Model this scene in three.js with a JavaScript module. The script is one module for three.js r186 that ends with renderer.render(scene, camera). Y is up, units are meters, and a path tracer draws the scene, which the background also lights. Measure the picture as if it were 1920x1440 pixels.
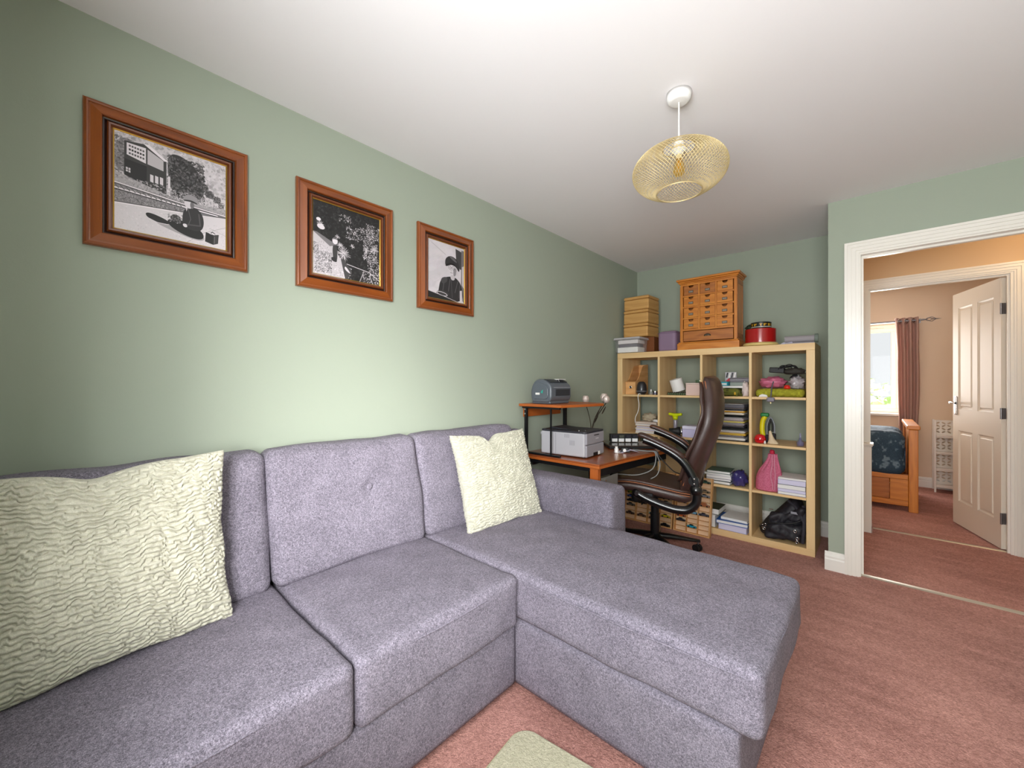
import * as THREE from 'three';
import { RoundedBoxGeometry } from 'three/addons/geometries/RoundedBoxGeometry.js';
import { mergeGeometries, mergeVertices } from 'three/addons/utils/BufferGeometryUtils.js';
import { ImprovedNoise } from 'three/addons/math/ImprovedNoise.js';
import { RectAreaLightUniformsLib } from 'three/addons/lights/RectAreaLightUniformsLib.js';

// ------------------------------------------------------------------ camera, sky, light, exposure
RectAreaLightUniformsLib.init();
const scene = new THREE.Scene();
const renderer = new THREE.WebGLRenderer({ antialias: true });
renderer.toneMapping = THREE.LinearToneMapping;
renderer.toneMappingExposure = 1.42;
renderer.shadowMap.enabled = true;
renderer.shadowMap.type = THREE.PCFSoftShadowMap;

const camera = new THREE.PerspectiveCamera(87.66, 4 / 3, 0.05, 200);   // focal length 750 px on a 1440 px high frame
camera.position.set(1.85, 1.20, 4.0);
camera.rotation.set(0.0008, THREE.MathUtils.degToRad(42.2), 0, 'YXZ');
scene.add(camera);

scene.background = new THREE.Color().setRGB(0.95, 0.98, 1.0);           // overcast sky
scene.backgroundIntensity = 0.62;

// daylight entering through the two windows (area lights of the windows' size, just inside their glass)
function windowLight(name, w, h, x, y, z, toY, toZ, intensity, color) {
  const l = new THREE.RectAreaLight(color, intensity, w, h);
  l.name = name; l.position.set(x, y, z); l.lookAt(x, toY, toZ); scene.add(l);
}
windowLight('living_window_daylight', 1.28, 1.04, 1.825, 1.42, 4.455, 1.42, 0, 13.5, new THREE.Color().setRGB(0.97, 0.99, 1.0));
windowLight('bedroom_window_daylight', 1.0, 0.98, 1.54, 1.40, -2.86, 1.40, 0, 9.0, new THREE.Color().setRGB(1.0, 0.97, 0.94));

// the bright part of the hazy sky, low behind the viewer's right shoulder: a very wide soft sun
const sun = new THREE.DirectionalLight(new THREE.Color().setRGB(1.0, 0.985, 0.97), 15.0);
sun.name = 'hazy_sun'; sun.position.set(8.6, 4.2, 8.2); sun.target.position.set(0.6, 1.2, 3.0); sun.castShadow = true; sun.shadow.radius = 75;
sun.shadow.mapSize.set(2048, 2048); Object.assign(sun.shadow.camera, { left: -6, right: 6, top: 5, bottom: -5, near: 0.5, far: 30 });
scene.add(sun, sun.target);

// ------------------------------------------------------------------ helpers
const R = (a) => THREE.MathUtils.degToRad(a);
const V = (x, y, z) => new THREE.Vector3(x, y, z);
const NOISE = new ImprovedNoise();
const noise = (x, y = 0, z = 0) => NOISE.noise(x + 17.31, y + 5.77, z + 9.13);
function rng(seed) { let a = seed >>> 0; return () => { a = (a + 0x6d2b79f5) | 0; let t = Math.imul(a ^ (a >>> 15), 1 | a); t = (t + Math.imul(t ^ (t >>> 7), 61 | t)) ^ t; return ((t ^ (t >>> 14)) >>> 0) / 4294967296; }; }
const clamp = (x, a = 0, b = 1) => Math.min(b, Math.max(a, x));
const mix = (a, b, t) => a + (b - a) * t;
const smooth = (a, b, x) => { const t = clamp((x - a) / (b - a)); return t * t * (3 - 2 * t); };

const used = new Map();
function numbered(name) { const n = used.get(name) ?? 0; used.set(name, n + 1); return n ? `${name}_${String(n).padStart(3, '0')}` : name; }

function uvBox(g) {
  const p = g.attributes.position, uv = new Float32Array(p.count * 2);
  const a = V(), b = V(), c = V(), n = V();
  for (let i = 0; i < p.count; i += 3) {
    a.fromBufferAttribute(p, i); b.fromBufferAttribute(p, i + 1); c.fromBufferAttribute(p, i + 2);
    n.copy(b).sub(a).cross(c.clone().sub(a));
    const ax = Math.abs(n.x), ay = Math.abs(n.y), az = Math.abs(n.z);
    [a, b, c].forEach((q, k) => {
      const j = (i + k) * 2;
      if (ay >= ax && ay >= az) { uv[j] = q.x; uv[j + 1] = q.z; } else if (ax >= az) { uv[j] = q.z; uv[j + 1] = q.y; } else { uv[j] = q.x; uv[j + 1] = q.y; }
    });
  }
  g.setAttribute('uv', new THREE.BufferAttribute(uv, 2));
  return g;
}
function join(geos) {
  const list = (Array.isArray(geos) ? geos : [geos]).map((g) => {
    const q = g.index ? g.toNonIndexed() : g.clone();
    for (const k of Object.keys(q.attributes)) if (!['position', 'normal', 'uv'].includes(k)) q.deleteAttribute(k);
    if (!q.attributes.normal) q.computeVertexNormals();
    if (!q.userData.keepUv) uvBox(q);
    return q;
  });
  return list.length > 1 ? mergeGeometries(list) : list[0];
}
// one named mesh under a parent
function part(name, geos, mat, parent, opt = {}) {
  let g;
  if (opt.raw) g = geos; else g = join(geos);
  if (opt.swap) { const u = g.attributes.uv; for (let i = 0; i < u.count; i++) u.setXY(i, u.getY(i), u.getX(i)); }
  const m = new THREE.Mesh(g, mat);
  m.name = name; m.castShadow = true; m.receiveShadow = true;
  if (opt.pos) m.position.set(...opt.pos);
  if (opt.rot) m.rotation.set(...opt.rot);
  if (opt.label) m.userData.label = opt.label;
  if (opt.kind) m.userData.kind = opt.kind;
  parent.add(m);
  return m;
}
function thing(name, label, category, pos = [0, 0, 0], turn = 0, group) {
  const o = new THREE.Group(); o.name = numbered(name); o.position.set(...pos); o.rotation.y = turn;
  o.userData = { label, category }; if (group) o.userData.group = group;
  scene.add(o); return o;
}
function single(name, label, category, geos, mat, opt = {}) {
  const m = part(numbered(name), geos, mat, scene, opt);
  Object.assign(m.userData, { label, category }); if (opt.group) m.userData.group = opt.group;
  return m;
}
function struct(name, label, category, geos, mat, opt = {}) {
  const m = single(name, label, category, geos, mat, opt); m.userData.kind = 'structure'; return m;
}
// geometry makers
const at = (g, x = 0, y = 0, z = 0) => { g.translate(x, y, z); return g; };
const box = (x0, x1, y0, y1, z0, z1) => at(new THREE.BoxGeometry(x1 - x0, y1 - y0, z1 - z0), (x0 + x1) / 2, (y0 + y1) / 2, (z0 + z1) / 2);
const rbox = (x0, x1, y0, y1, z0, z1, r = 0.004, s = 2) => at(new RoundedBoxGeometry(x1 - x0, y1 - y0, z1 - z0, s, Math.min(r, (x1 - x0) / 2.01, (y1 - y0) / 2.01, (z1 - z0) / 2.01)), (x0 + x1) / 2, (y0 + y1) / 2, (z0 + z1) / 2);
const cyl = (r, h, x = 0, y = 0, z = 0, n = 20, r2 = r) => at(new THREE.CylinderGeometry(r2, r, h, n), x, y + h / 2, z);
const lathe = (prof, n = 32) => new THREE.LatheGeometry(prof.map(([x, y]) => new THREE.Vector2(x, y)), n);
const tube = (pts, r, n = 32, rs = 8) => new THREE.TubeGeometry(new THREE.CatmullRomCurve3(pts.map((p) => V(...p))), n, r, rs, false);
function extrude(pts, depth, bevel = 0, seg = 2, holes = []) {
  const s = pts.isShape ? pts : new THREE.Shape(pts.map(([x, y]) => new THREE.Vector2(x, y)));
  for (const h of holes) s.holes.push(new THREE.Path(h.map(([x, y]) => new THREE.Vector2(x, y))));
  return new THREE.ExtrudeGeometry(s, { depth, bevelEnabled: bevel > 0, bevelSize: bevel, bevelThickness: bevel, bevelSegments: seg, curveSegments: 12 });
}
function rrect(w, h, r, cx = 0, cy = 0) {
  const s = new THREE.Shape(), x = cx - w / 2, y = cy - h / 2;
  s.moveTo(x + r, y); s.lineTo(x + w - r, y); s.absarc(x + w - r, y + r, r, -Math.PI / 2, 0);
  s.lineTo(x + w, y + h - r); s.absarc(x + w - r, y + h - r, r, 0, Math.PI / 2);
  s.lineTo(x + r, y + h); s.absarc(x + r, y + h - r, r, Math.PI / 2, Math.PI);
  s.lineTo(x, y + r); s.absarc(x + r, y + r, r, Math.PI, 1.5 * Math.PI);
  s.isShape = true; return s;
}
// rings: array of arrays of [x,y,z] (closed rings), lofted, with flat caps
function loft(rings, caps = true) {
  const n = rings[0].length, pos = [], idx = [];
  for (const r of rings) for (const p of r) pos.push(p[0], p[1], p[2]);
  for (let i = 0; i < rings.length - 1; i++) for (let j = 0; j < n; j++) {
    const a = i * n + j, b = i * n + (j + 1) % n, c = a + n, d = b + n;
    idx.push(a, b, c, b, d, c);
  }
  if (caps) for (const [i, flip] of [[0, true], [rings.length - 1, false]]) {
    const c = V(); rings[i].forEach((p) => c.add(V(...p))); c.multiplyScalar(1 / n);
    const k = pos.length / 3; pos.push(c.x, c.y, c.z);
    for (let j = 0; j < n; j++) { const a = i * n + j, b = i * n + (j + 1) % n; if (flip) idx.push(k, b, a); else idx.push(k, a, b); }
  }
  const g = new THREE.BufferGeometry();
  g.setAttribute('position', new THREE.Float32BufferAttribute(pos, 3)); g.setIndex(idx); g.computeVertexNormals();
  return g;
}
// a soft upholstered box: rounded edges, bulging faces, slight unevenness
function softBox(x0, x1, y0, y1, z0, z1, r, o = {}) {
  const w = x1 - x0, h = y1 - y0, d = z1 - z0, s = o.step ?? r / 2.2;
  const N = (l) => clamp(Math.round(l / s), 3, 84);
  let g = new THREE.BoxGeometry(w, h, d, N(w), N(h), N(d));
  g.deleteAttribute('uv'); g.deleteAttribute('normal'); g = mergeVertices(g, 1e-5);
  const p = g.attributes.position, q = V(), c = V(), hf = [w / 2, h / 2, d / 2], B = o.bulge ?? [0, 0, 0], sd = o.seed ?? 0;
  for (let i = 0; i < p.count; i++) {
    q.fromBufferAttribute(p, i);
    const f = [q.x / hf[0], q.y / hf[1], q.z / hf[2]];
    c.set(clamp(q.x, -hf[0] + r, hf[0] - r), clamp(q.y, -hf[1] + r, hf[1] - r), clamp(q.z, -hf[2] + r, hf[2] - r));
    const v = q.clone().sub(c); if (v.length() > 1e-6) q.copy(c).add(v.setLength(r));
    const e = f.map((t) => Math.pow(clamp(1 - t * t), 0.6));
    q.x += B[0] * f[0] * e[1] * e[2]; q.y += B[1] * f[1] * e[0] * e[2]; q.z += B[2] * f[2] * e[0] * e[1];
    if (o.wob) { const k = o.freq ?? 7; const nn = noise(q.x * k + sd, q.y * k, q.z * k) * o.wob; q.addScaledVector(V(f[0], f[1], f[2]).normalize(), nn); }
    if (o.fn) o.fn(q, f);
    if (o.flat) q.y = Math.max(q.y, -hf[1]);
    p.setXYZ(i, q.x + (x0 + x1) / 2, q.y + (y0 + y1) / 2, q.z + (z0 + z1) / 2);
  }
  g.computeVertexNormals();
  return g;
}
// a crumpled lump resting on y = 0
function blob(rx, ry, rz, amp, freq, seed, det = 4, fn) {
  let g = new THREE.IcosahedronGeometry(1, det); g.deleteAttribute('uv'); g.deleteAttribute('normal'); g = mergeVertices(g, 1e-5);
  const p = g.attributes.position, q = V();
  for (let i = 0; i < p.count; i++) {
    q.fromBufferAttribute(p, i);
    const k = 1 + amp * (Math.abs(noise(q.x * freq + seed, q.y * freq, q.z * freq)) * 2 - 0.5) + amp * 0.5 * noise(q.x * freq * 2.3 + seed, q.y * freq * 2.3, q.z * freq * 2.3);
    q.multiplyScalar(k); q.set(q.x * rx, Math.max(q.y, -0.82) * ry, q.z * rz);
    if (fn) fn(q);
    p.setXYZ(i, q.x, q.y + 0.82 * ry, q.z);
  }
  g.computeVertexNormals(); return g;
}
// ------------------------------------------------------------------ textures
function canvas(w, h, draw) { const c = document.createElement('canvas'); c.width = w; c.height = h; draw(c.getContext('2d'), w, h); return c; }
function tex(c, srgb = true, rx = 1, ry = rx) {
  const t = new THREE.CanvasTexture(c); if (srgb) t.colorSpace = THREE.SRGBColorSpace;
  t.wrapS = t.wrapT = THREE.RepeatWrapping; t.repeat.set(rx, ry); return t;
}
function pixels(n, f, srgb, per) {                                           // f(u, v) -> [r, g, b] in 0..255, tile of per metres
  const d = new Uint8Array(n * n * 4);
  for (let y = 0; y < n; y++) for (let x = 0; x < n; x++) { const c = f(x / n, y / n, x, y), i = (y * n + x) * 4; d[i] = clamp(c[0], 0, 255); d[i + 1] = clamp(c[1], 0, 255); d[i + 2] = clamp(c[2], 0, 255); d[i + 3] = 255; }
  const t = new THREE.DataTexture(d, n, n); if (srgb) t.colorSpace = THREE.SRGBColorSpace;
  t.magFilter = THREE.LinearFilter; t.minFilter = THREE.LinearMipmapLinearFilter; t.generateMipmaps = true; t.wrapS = t.wrapT = THREE.RepeatWrapping;
  t.repeat.set(1 / per, 1 / per); t.needsUpdate = true; return t;
}
// tileable value noise
function tnoise(seed, n, m = n) {
  const r = rng(seed), a = new Float32Array(n * m); for (let i = 0; i < a.length; i++) a[i] = r();
  return (x, y) => { x = ((x % 1) + 1) % 1 * n; y = ((y % 1) + 1) % 1 * m; const i = Math.floor(x), j = Math.floor(y), fx = smooth(0, 1, x - i), fy = smooth(0, 1, y - j), I = (i + 1) % n, J = (j + 1) % m; return mix(mix(a[j * n + i], a[j * n + I], fx), mix(a[J * n + i], a[J * n + I], fx), fy); };
}
const hex = (h) => [(h >> 16) & 255, (h >> 8) & 255, h & 255];
function grainTex(c0, c1, seed, per = 0.8, n = 512) {                          // wood grain along u
  const a = tnoise(seed, 4), b = tnoise(seed + 1, 4, 90), c = tnoise(seed + 3, 12, 60), r = rng(seed + 2), A = hex(c0), B = hex(c1), rows = new Float32Array(n); for (let i = 0; i < n; i++) rows[i] = r();
  return pixels(n, (u, v) => {
    const w = v + 0.05 * a(u, v) + 0.004 * c(u, v), s = 0.5 + 0.5 * Math.sin(w * 20 * Math.PI + 5 * a(u, v * 2)), fine = b(u, v) * 0.6 + rows[Math.floor(((w % 1) + 1) % 1 * n)] * 0.4;
    const t = clamp(0.40 * s + 0.60 * fine + 0.12 * (a(u, v) - 0.5)); return [0, 1, 2].map((k) => mix(A[k], B[k], t));
  }, true, per);
}
const std = (color, rough = 0.7, o = {}) => new THREE.MeshStandardMaterial({ color, roughness: rough, ...o });
const phys = (color, rough, o = {}) => new THREE.MeshPhysicalMaterial({ color, roughness: rough, ...o });

// sofa fabric: heathered weave
const fabricCol = (() => {
  const r = rng(11), n = 1024, h = new Float32Array(n * n), big = tnoise(5, 12), mid = tnoise(6, 180);
  for (let i = 0; i < n * n; i++) h[i] = r();
  return pixels(n, (u, v, x, y) => {
    const a = h[y * n + (x >> 2)], b = h[(y >> 2) * n + x + 3 & (n * n - 1)], over = ((x >> 1) + (y >> 1)) & 1;
    const t = 0.42 * (over ? a : b) + 0.28 * (over ? b : a) + 0.22 * mid(u, v) + 0.08 * big(u, v);
    return [mix(50, 196, t), mix(47, 187, t), mix(56, 204, t)];
  }, true, 0.7);
})();
const fabricBump = (() => { const r = rng(12), n = 512, h = new Float32Array(n * n); for (let i = 0; i < n * n; i++) h[i] = r(); return pixels(n, (u, v, x, y) => { const k = 128 + 70 * Math.sin(x * Math.PI / 2) * Math.sin(y * Math.PI / 2) + 60 * (h[y * n + (x >> 2)] - 0.5) + 50 * (h[(y >> 2) * n + x] - 0.5); return [k, k, k]; }, false, 0.5); })();
const carpetCol = (() => {
  const f = tnoise(21, 512), m = tnoise(22, 150), s = tnoise(24, 14), b = tnoise(23, 5);
  return pixels(1024, (u, v) => { const t = 0.42 * f(u, v) + 0.26 * m(u, v) + 0.18 * s(u * 0.5, v * 2) + 0.14 * b(u, v); return [mix(130, 236, t), mix(86, 178, t), mix(78, 166, t)]; }, true, 1.3);
})();
const carpetBump = (() => { const f = tnoise(25, 400), m = tnoise(26, 120); return pixels(512, (u, v) => { const k = 255 * (0.6 * f(u, v) + 0.4 * m(u, v)); return [k, k, k]; }, false, 0.6); })();
const rugCol = (() => { const f = tnoise(31, 256), m = tnoise(32, 60); return pixels(512, (u, v) => { const t = 0.6 * f(u, v) + 0.4 * m(u, v); return [mix(168, 216, t), mix(164, 210, t), mix(138, 184, t)]; }, true, 0.4); })();
const paintBump = (() => { const f = tnoise(41, 200), m = tnoise(42, 60); return pixels(512, (u, v) => { const k = 128 + 60 * (f(u, v) - 0.5) + 50 * (m(u, v) - 0.5); return [k, k, k]; }, false, 0.5); })();
const plushCol = (() => { const f = tnoise(51, 256), m = tnoise(52, 30); return pixels(512, (u, v) => { const t = 0.55 * f(u, v) + 0.45 * m(u, v); return [mix(174, 226, t), mix(172, 223, t), mix(156, 206, t)]; }, true, 0.25); })();
const leatherBump = (() => { const f = tnoise(61, 128), m = tnoise(62, 40); return pixels(512, (u, v) => { const k = 255 * Math.pow(0.5 * f(u, v) + 0.5 * m(u, v), 0.7); return [k, k, k]; }, false, 0.12); })();
const clothCol = (a, b, seed, per = 0.3, c = 24) => { const f = tnoise(seed, 200), m = tnoise(seed + 1, c), A = hex(a), B = hex(b); return pixels(256, (u, v) => { const t = 0.4 * f(u, v) + 0.6 * smooth(0.35, 0.65, m(u, v)); return [0, 1, 2].map((k) => mix(A[k], B[k], t)); }, true, per); };

// ------------------------------------------------------------------ materials
const M = {
  wall: std(0xa3ac9c, 0.85, { bumpMap: paintBump, bumpScale: 0.0004 }),
  ceiling: std(0xf1eef0, 0.9, { bumpMap: paintBump, bumpScale: 0.0003 }),
  cream: std(0xdabd9a, 0.85, { bumpMap: paintBump, bumpScale: 0.0003 }),
  peach: std(0xecd6bd, 0.85, { bumpMap: paintBump, bumpScale: 0.0003 }),
  doorPaint: std(0xebe1d2, 0.45),
  gloss: phys(0xf0ebe2, 0.32, { clearcoat: 0.3, clearcoatRoughness: 0.25 }),
  trim: std(0xefebe4, 0.4),
  carpet: std(0xffffff, 0.97, { map: carpetCol, bumpMap: carpetBump, bumpScale: 0.004 }),
  rug: std(0xffffff, 0.95, { map: rugCol, bumpMap: carpetBump, bumpScale: 0.003 }),
  rugEdge: std(0xc4c49a, 0.9),
  bar: std(0xc9c4b8, 0.35, { metalness: 0.8 }),
  fabric: std(0xffffff, 0.92, { map: fabricCol, bumpMap: fabricBump, bumpScale: 0.0012 }),
  fabricDark: std(0x2c2a30, 0.95),
  plush: phys(0xffffff, 0.95, { map: plushCol, sheen: 0.4, sheenRoughness: 0.6, sheenColor: new THREE.Color(0xfffff0) }),
  birch: std(0xffffff, 0.5, { map: grainTex(0xe2bb84, 0xf0d09c, 71, 1.2) }),
  pine: phys(0xffffff, 0.42, { map: grainTex(0xb5661a, 0xdb8f34, 74, 0.5), clearcoat: 0.25, clearcoatRoughness: 0.35 }),
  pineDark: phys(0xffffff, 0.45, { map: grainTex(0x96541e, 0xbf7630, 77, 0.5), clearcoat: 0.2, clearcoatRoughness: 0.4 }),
  box: std(0xffffff, 0.6, { map: grainTex(0xc2904f, 0xdbab69, 80, 0.6) }),
  fileWood: std(0xffffff, 0.55, { map: grainTex(0xd39a5c, 0xeab87e, 83, 0.6) }),
  cherry: phys(0xffffff, 0.28, { map: grainTex(0x8c4420, 0xa9592c, 86, 0.9), clearcoat: 0.5, clearcoatRoughness: 0.15 }),
  cherryEdge: std(0xffffff, 0.4, { map: grainTex(0xa85420, 0xbf682e, 89, 0.9) }),
  frame: phys(0xffffff, 0.33, { map: grainTex(0x6e330d, 0x9c521a, 92, 0.7), clearcoat: 0.5, clearcoatRoughness: 0.2 }),
  frameDark: phys(0x2b1610, 0.35, { clearcoat: 0.4, clearcoatRoughness: 0.2 }),
  frameBead: phys(0x6a3412, 0.3, { clearcoat: 0.5, clearcoatRoughness: 0.2 }),
  gold: std(0xc9a24a, 0.35, { metalness: 0.85 }),
  brass: std(0xd9c594, 0.42, { metalness: 0.45 }),
  blackMetal: std(0x17171a, 0.4, { metalness: 0.3 }),
  blackGloss: phys(0x0c0c0f, 0.3, { clearcoat: 0.6, clearcoatRoughness: 0.16 }),
  black: std(0x141416, 0.55),
  blackSoft: std(0x26252c, 0.85),
  chrome: std(0xd4d4d6, 0.18, { metalness: 1 }),
  steel: std(0x8f8f94, 0.35, { metalness: 0.9 }),
  greyPanel: std(0x6d6a66, 0.5),
  leather: phys(0x3f2a26, 0.34, { bumpMap: leatherBump, bumpScale: 0.0008, clearcoat: 0.35, clearcoatRoughness: 0.3 }),
  leatherPanel: phys(0x4a332c, 0.4, { bumpMap: leatherBump, bumpScale: 0.0008, clearcoat: 0.25, clearcoatRoughness: 0.35 }),
  piping: std(0xa0603a, 0.5),
  printerBody: std(0xb9b7bd, 0.5), printerFront: std(0x9b98a0, 0.5), printerTop: std(0x33333a, 0.45),
  labeller: phys(0x5d646d, 0.38, { clearcoat: 0.2 }), labellerDark: std(0x30343b, 0.45),
  paper: std(0xeceae8, 0.85), paperLilac: std(0xd8d4ec, 0.85), paperPink: std(0xe6d4c8, 0.85), white: std(0xf2efec, 0.55), whitePlastic: phys(0xf2f0ee, 0.35, { clearcoat: 0.2 }),
  clear: phys(0xffffff, 0.08, { transmission: 0.88, thickness: 0, ior: 1.3 }),
  glass: phys(0xffffff, 0.02, { transmission: 1, thickness: 0, ior: 1.1 }),
  upvc: phys(0xf4f2ee, 0.3, { clearcoat: 0.2 }),
};

// ------------------------------------------------------------------ the room shell
const H = 2.375, ZB = 0, ZD = 0.694, ZW = 4.25, XR = 3.10, XD = 1.626, ZH = -0.45, ZBED = -2.7, HB = 2.36;
const wallAt = { swap: false };
struct('floor', 'dusky pink brown fitted carpet of the sitting room', 'floor', box(-0.1, XR + 0.1, -0.1, 0, 0.644, ZW + 0.3), M.carpet);
struct('floor', 'dusky pink carpet of the study alcove under the shelf unit', 'floor', box(-0.1, XD + 0.09, -0.1, 0, -0.1, 0.644), M.carpet);
struct('floor', 'pink brown carpet of the hallway beyond the doorway', 'floor', box(XD + 0.09, 3.6, -0.1, 0, -0.5, 0.644), M.carpet);
struct('floor', 'brown carpet of the bedroom beyond the hallway', 'floor', box(0.1, 3.6, -0.1, 0, -3.0, -0.5), M.carpet);
struct('wall_left', 'long sage green wall behind the grey sofa', 'wall', box(-0.1, 0, 0, H, -0.1, ZW + 0.3), M.wall);
struct('wall_back', 'sage green end wall behind the birch shelf unit', 'wall', box(0, XD, 0, H, -0.1, 0), M.wall);
struct('wall_return', 'sage green return wall closing the alcove beside the shelf', 'wall', box(XD, XD + 0.09, 0, H, -0.1, ZD - 0.09), M.wall);
struct('wall_door', 'sage green wall around the open doorway', 'wall', [box(XD, 1.76, 0, H, ZD - 0.09, ZD), box(1.76, 2.58, 2.035, H, ZD - 0.09, ZD), box(2.58, XR, 0, H, ZD - 0.09, ZD)], M.wall);
struct('wall_right', 'sage green wall opposite the sofa', 'wall', box(XR, XR + 0.1, 0, H, 0.604, ZW + 0.3), M.wall);
const W1 = [1.14, 2.51, 0.85, 1.99];                                        // the sitting room window opening
struct('wall_front', 'sage green window wall of the sitting room', 'wall', [box(0, W1[0], 0, H, ZW, ZW + 0.3), box(W1[1], XR, 0, H, ZW, ZW + 0.3), box(W1[0], W1[1], 0, W1[2], ZW, ZW + 0.3), box(W1[0], W1[1], W1[3], H, ZW, ZW + 0.3)], M.wall);
struct('ceiling', 'plain white painted ceiling of the sitting room', 'ceiling', box(-0.1, XR + 0.1, H, H + 0.1, -0.1, ZW + 0.3), M.ceiling);
// hallway and bedroom
struct('wall_hall_left', 'cream end wall of the hallway behind the radiator', 'wall', box(XD + 0.09, 1.735, 0, H, -0.45, ZD - 0.09), M.cream);
struct('wall_hall_right', 'cream wall at the right end of the hallway', 'wall', box(3.6, 3.7, 0, H, -3.0, ZD), M.cream);
struct('wall_hall_near', 'cream hallway face of the wall beside the doorway', 'wall', [box(XR, 3.6, 0, H, 0.55, 0.604)], M.cream);
struct('wall_hall_far', 'cream hallway wall around the bedroom doorway', 'wall', [box(0.1, 1.79, 0, H, ZH - 0.1, ZH), box(1.79, 2.585, 2.005, H, ZH - 0.1, ZH), box(2.585, 3.6, 0, H, ZH - 0.1, ZH)], M.cream);
struct('ceiling', 'white ceiling of the hallway', 'ceiling', box(XD + 0.09, 3.6, H, H + 0.1, -0.55, 0.604), M.ceiling);
const W2 = [0.98, 2.10, 0.845, 1.955];
struct('wall_bedroom_far', 'peach bedroom wall around the far window', 'wall', [box(0.1, W2[0], 0, H, ZBED - 0.28, ZBED), box(W2[1], 3.6, 0, H, ZBED - 0.28, ZBED), box(W2[0], W2[1], 0, W2[2], ZBED - 0.28, ZBED), box(W2[0], W2[1], W2[3], H, ZBED - 0.28, ZBED)], M.peach);
struct('wall_bedroom_left', 'peach bedroom wall at the head of the bed', 'wall', box(0, 0.1, 0, H, -3.0, ZH), M.peach);
struct('ceiling', 'white ceiling of the bedroom', 'ceiling', box(0.1, 3.6, HB, HB + 0.1, ZBED, ZH - 0.1), M.ceiling);

// windows
function makeWindow(name, label, w, z0, zg, dir, mull) {
  const g = new THREE.Group(); g.name = name; g.userData = { kind: 'structure', label, category: 'window' }; scene.add(g);
  const [x0, x1, y0, y1] = w, f = 0.055, d = 0.035;
  const frm = (a, b, c, e) => rbox(a, b, c, e, zg - d, zg + d, 0.008);
  part('window_frame', [frm(x0, x1, y0, y0 + f), frm(x0, x1, y1 - f, y1), frm(x0, x0 + f, y0 + f, y1 - f), frm(x1 - f, x1, y0 + f, y1 - f)], M.upvc, g);
  const cols = mull.length + 1, xs = [x0 + f, ...mull, x1 - f];
  for (const m of mull) part('mullion', frm(m - 0.035, m + 0.035, y0 + f, y1 - f), M.upvc, g);
  for (let i = 0; i < cols; i++) {
    const a = xs[i] + (i ? 0.035 : 0), b = xs[i + 1] - (i < cols - 1 ? 0.035 : 0), s = 0.045, ya = y0 + f, yb = y1 - f;
    const sash = part('sash', [[a, b, ya, ya + s], [a, b, yb - s, yb], [a, a + s, ya + s, yb - s], [b - s, b, ya + s, yb - s]].map((q) => rbox(...q, zg - d * 0.8 + dir * 0.02, zg + d * 0.8 + dir * 0.02, 0.006)), M.upvc, g);
    part('pane', box(a + s, b - s, ya + s, yb - s, zg - 0.004, zg + 0.004), M.glass, sash);
  }
  part('vent', rbox((x0 + x1) / 2 + 0.1, x1 - 0.16, y1 - f + 0.012, y1 - f + 0.032, zg + dir * d, zg + dir * (d + 0.012), 0.004), M.upvc, g);
  part('window_sill', rbox(x0 - 0.04, x1 + 0.04, y0 - 0.03, y0 + 0.001, Math.min(z0 + dir * 0.04, zg), Math.max(z0 + dir * 0.04, zg), 0.008), M.gloss, g);
  return g;
}
makeWindow('window_1', 'wide white window of the sitting room behind the viewer', W1, ZW, 4.505, -1, [1.825]);
makeWindow('window_2', 'white bedroom window seen past the brown curtain', W2, ZBED, -2.92, 1, [1.52]);

// skirting, door casings, threshold strips
function skirting(name, label, x0, z0, x1, z1, nx, nz) {
  const L = Math.hypot(x1 - x0, z1 - z0);
  const prof = [[0, 0], [0.018, 0], [0.018, 0.07], [0.014, 0.078], [0.014, 0.09], [0.008, 0.1], [0.006, 0.112], [0, 0.118]];
  const g = extrude(prof, L); const dir = V((x1 - x0) / L, 0, (z1 - z0) / L), n = V(nx, 0, nz), m = new THREE.Matrix4().makeBasis(n, V(0, 1, 0), dir).setPosition(x0, 0, z0);
  if (m.determinant() < 0) { const idx = g.index; g.applyMatrix4(m); const p = g.attributes.position; for (let i = 0; i < p.count; i += 3) { const a = [p.getX(i), p.getY(i), p.getZ(i)]; p.setXYZ(i, p.getX(i + 1), p.getY(i + 1), p.getZ(i + 1)); p.setXYZ(i + 1, ...a); } g.computeVertexNormals(); } else g.applyMatrix4(m);
  return struct(name, label, 'skirting', g, M.trim);
}
skirting('baseboard_left', 'white skirting board along the long green wall', 0, 0.02, 0, ZW, 1, 0);
skirting('baseboard_back', 'white skirting board behind the shelf unit', 0.02, 0, XD, 0, 0, 1);
skirting('baseboard_door', 'short white skirting board left of the doorway casing', XD - 0.018, ZD, 1.7085, ZD, 0, 1);
skirting('baseboard_bedroom', 'white skirting board along the peach bedroom wall', 0.12, ZBED, 3.58, ZBED, 0, 1);
skirting('baseboard_front', 'white skirting board under the sitting room window', 0.02, ZW, XR - 0.02, ZW, 0, -1);
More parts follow.
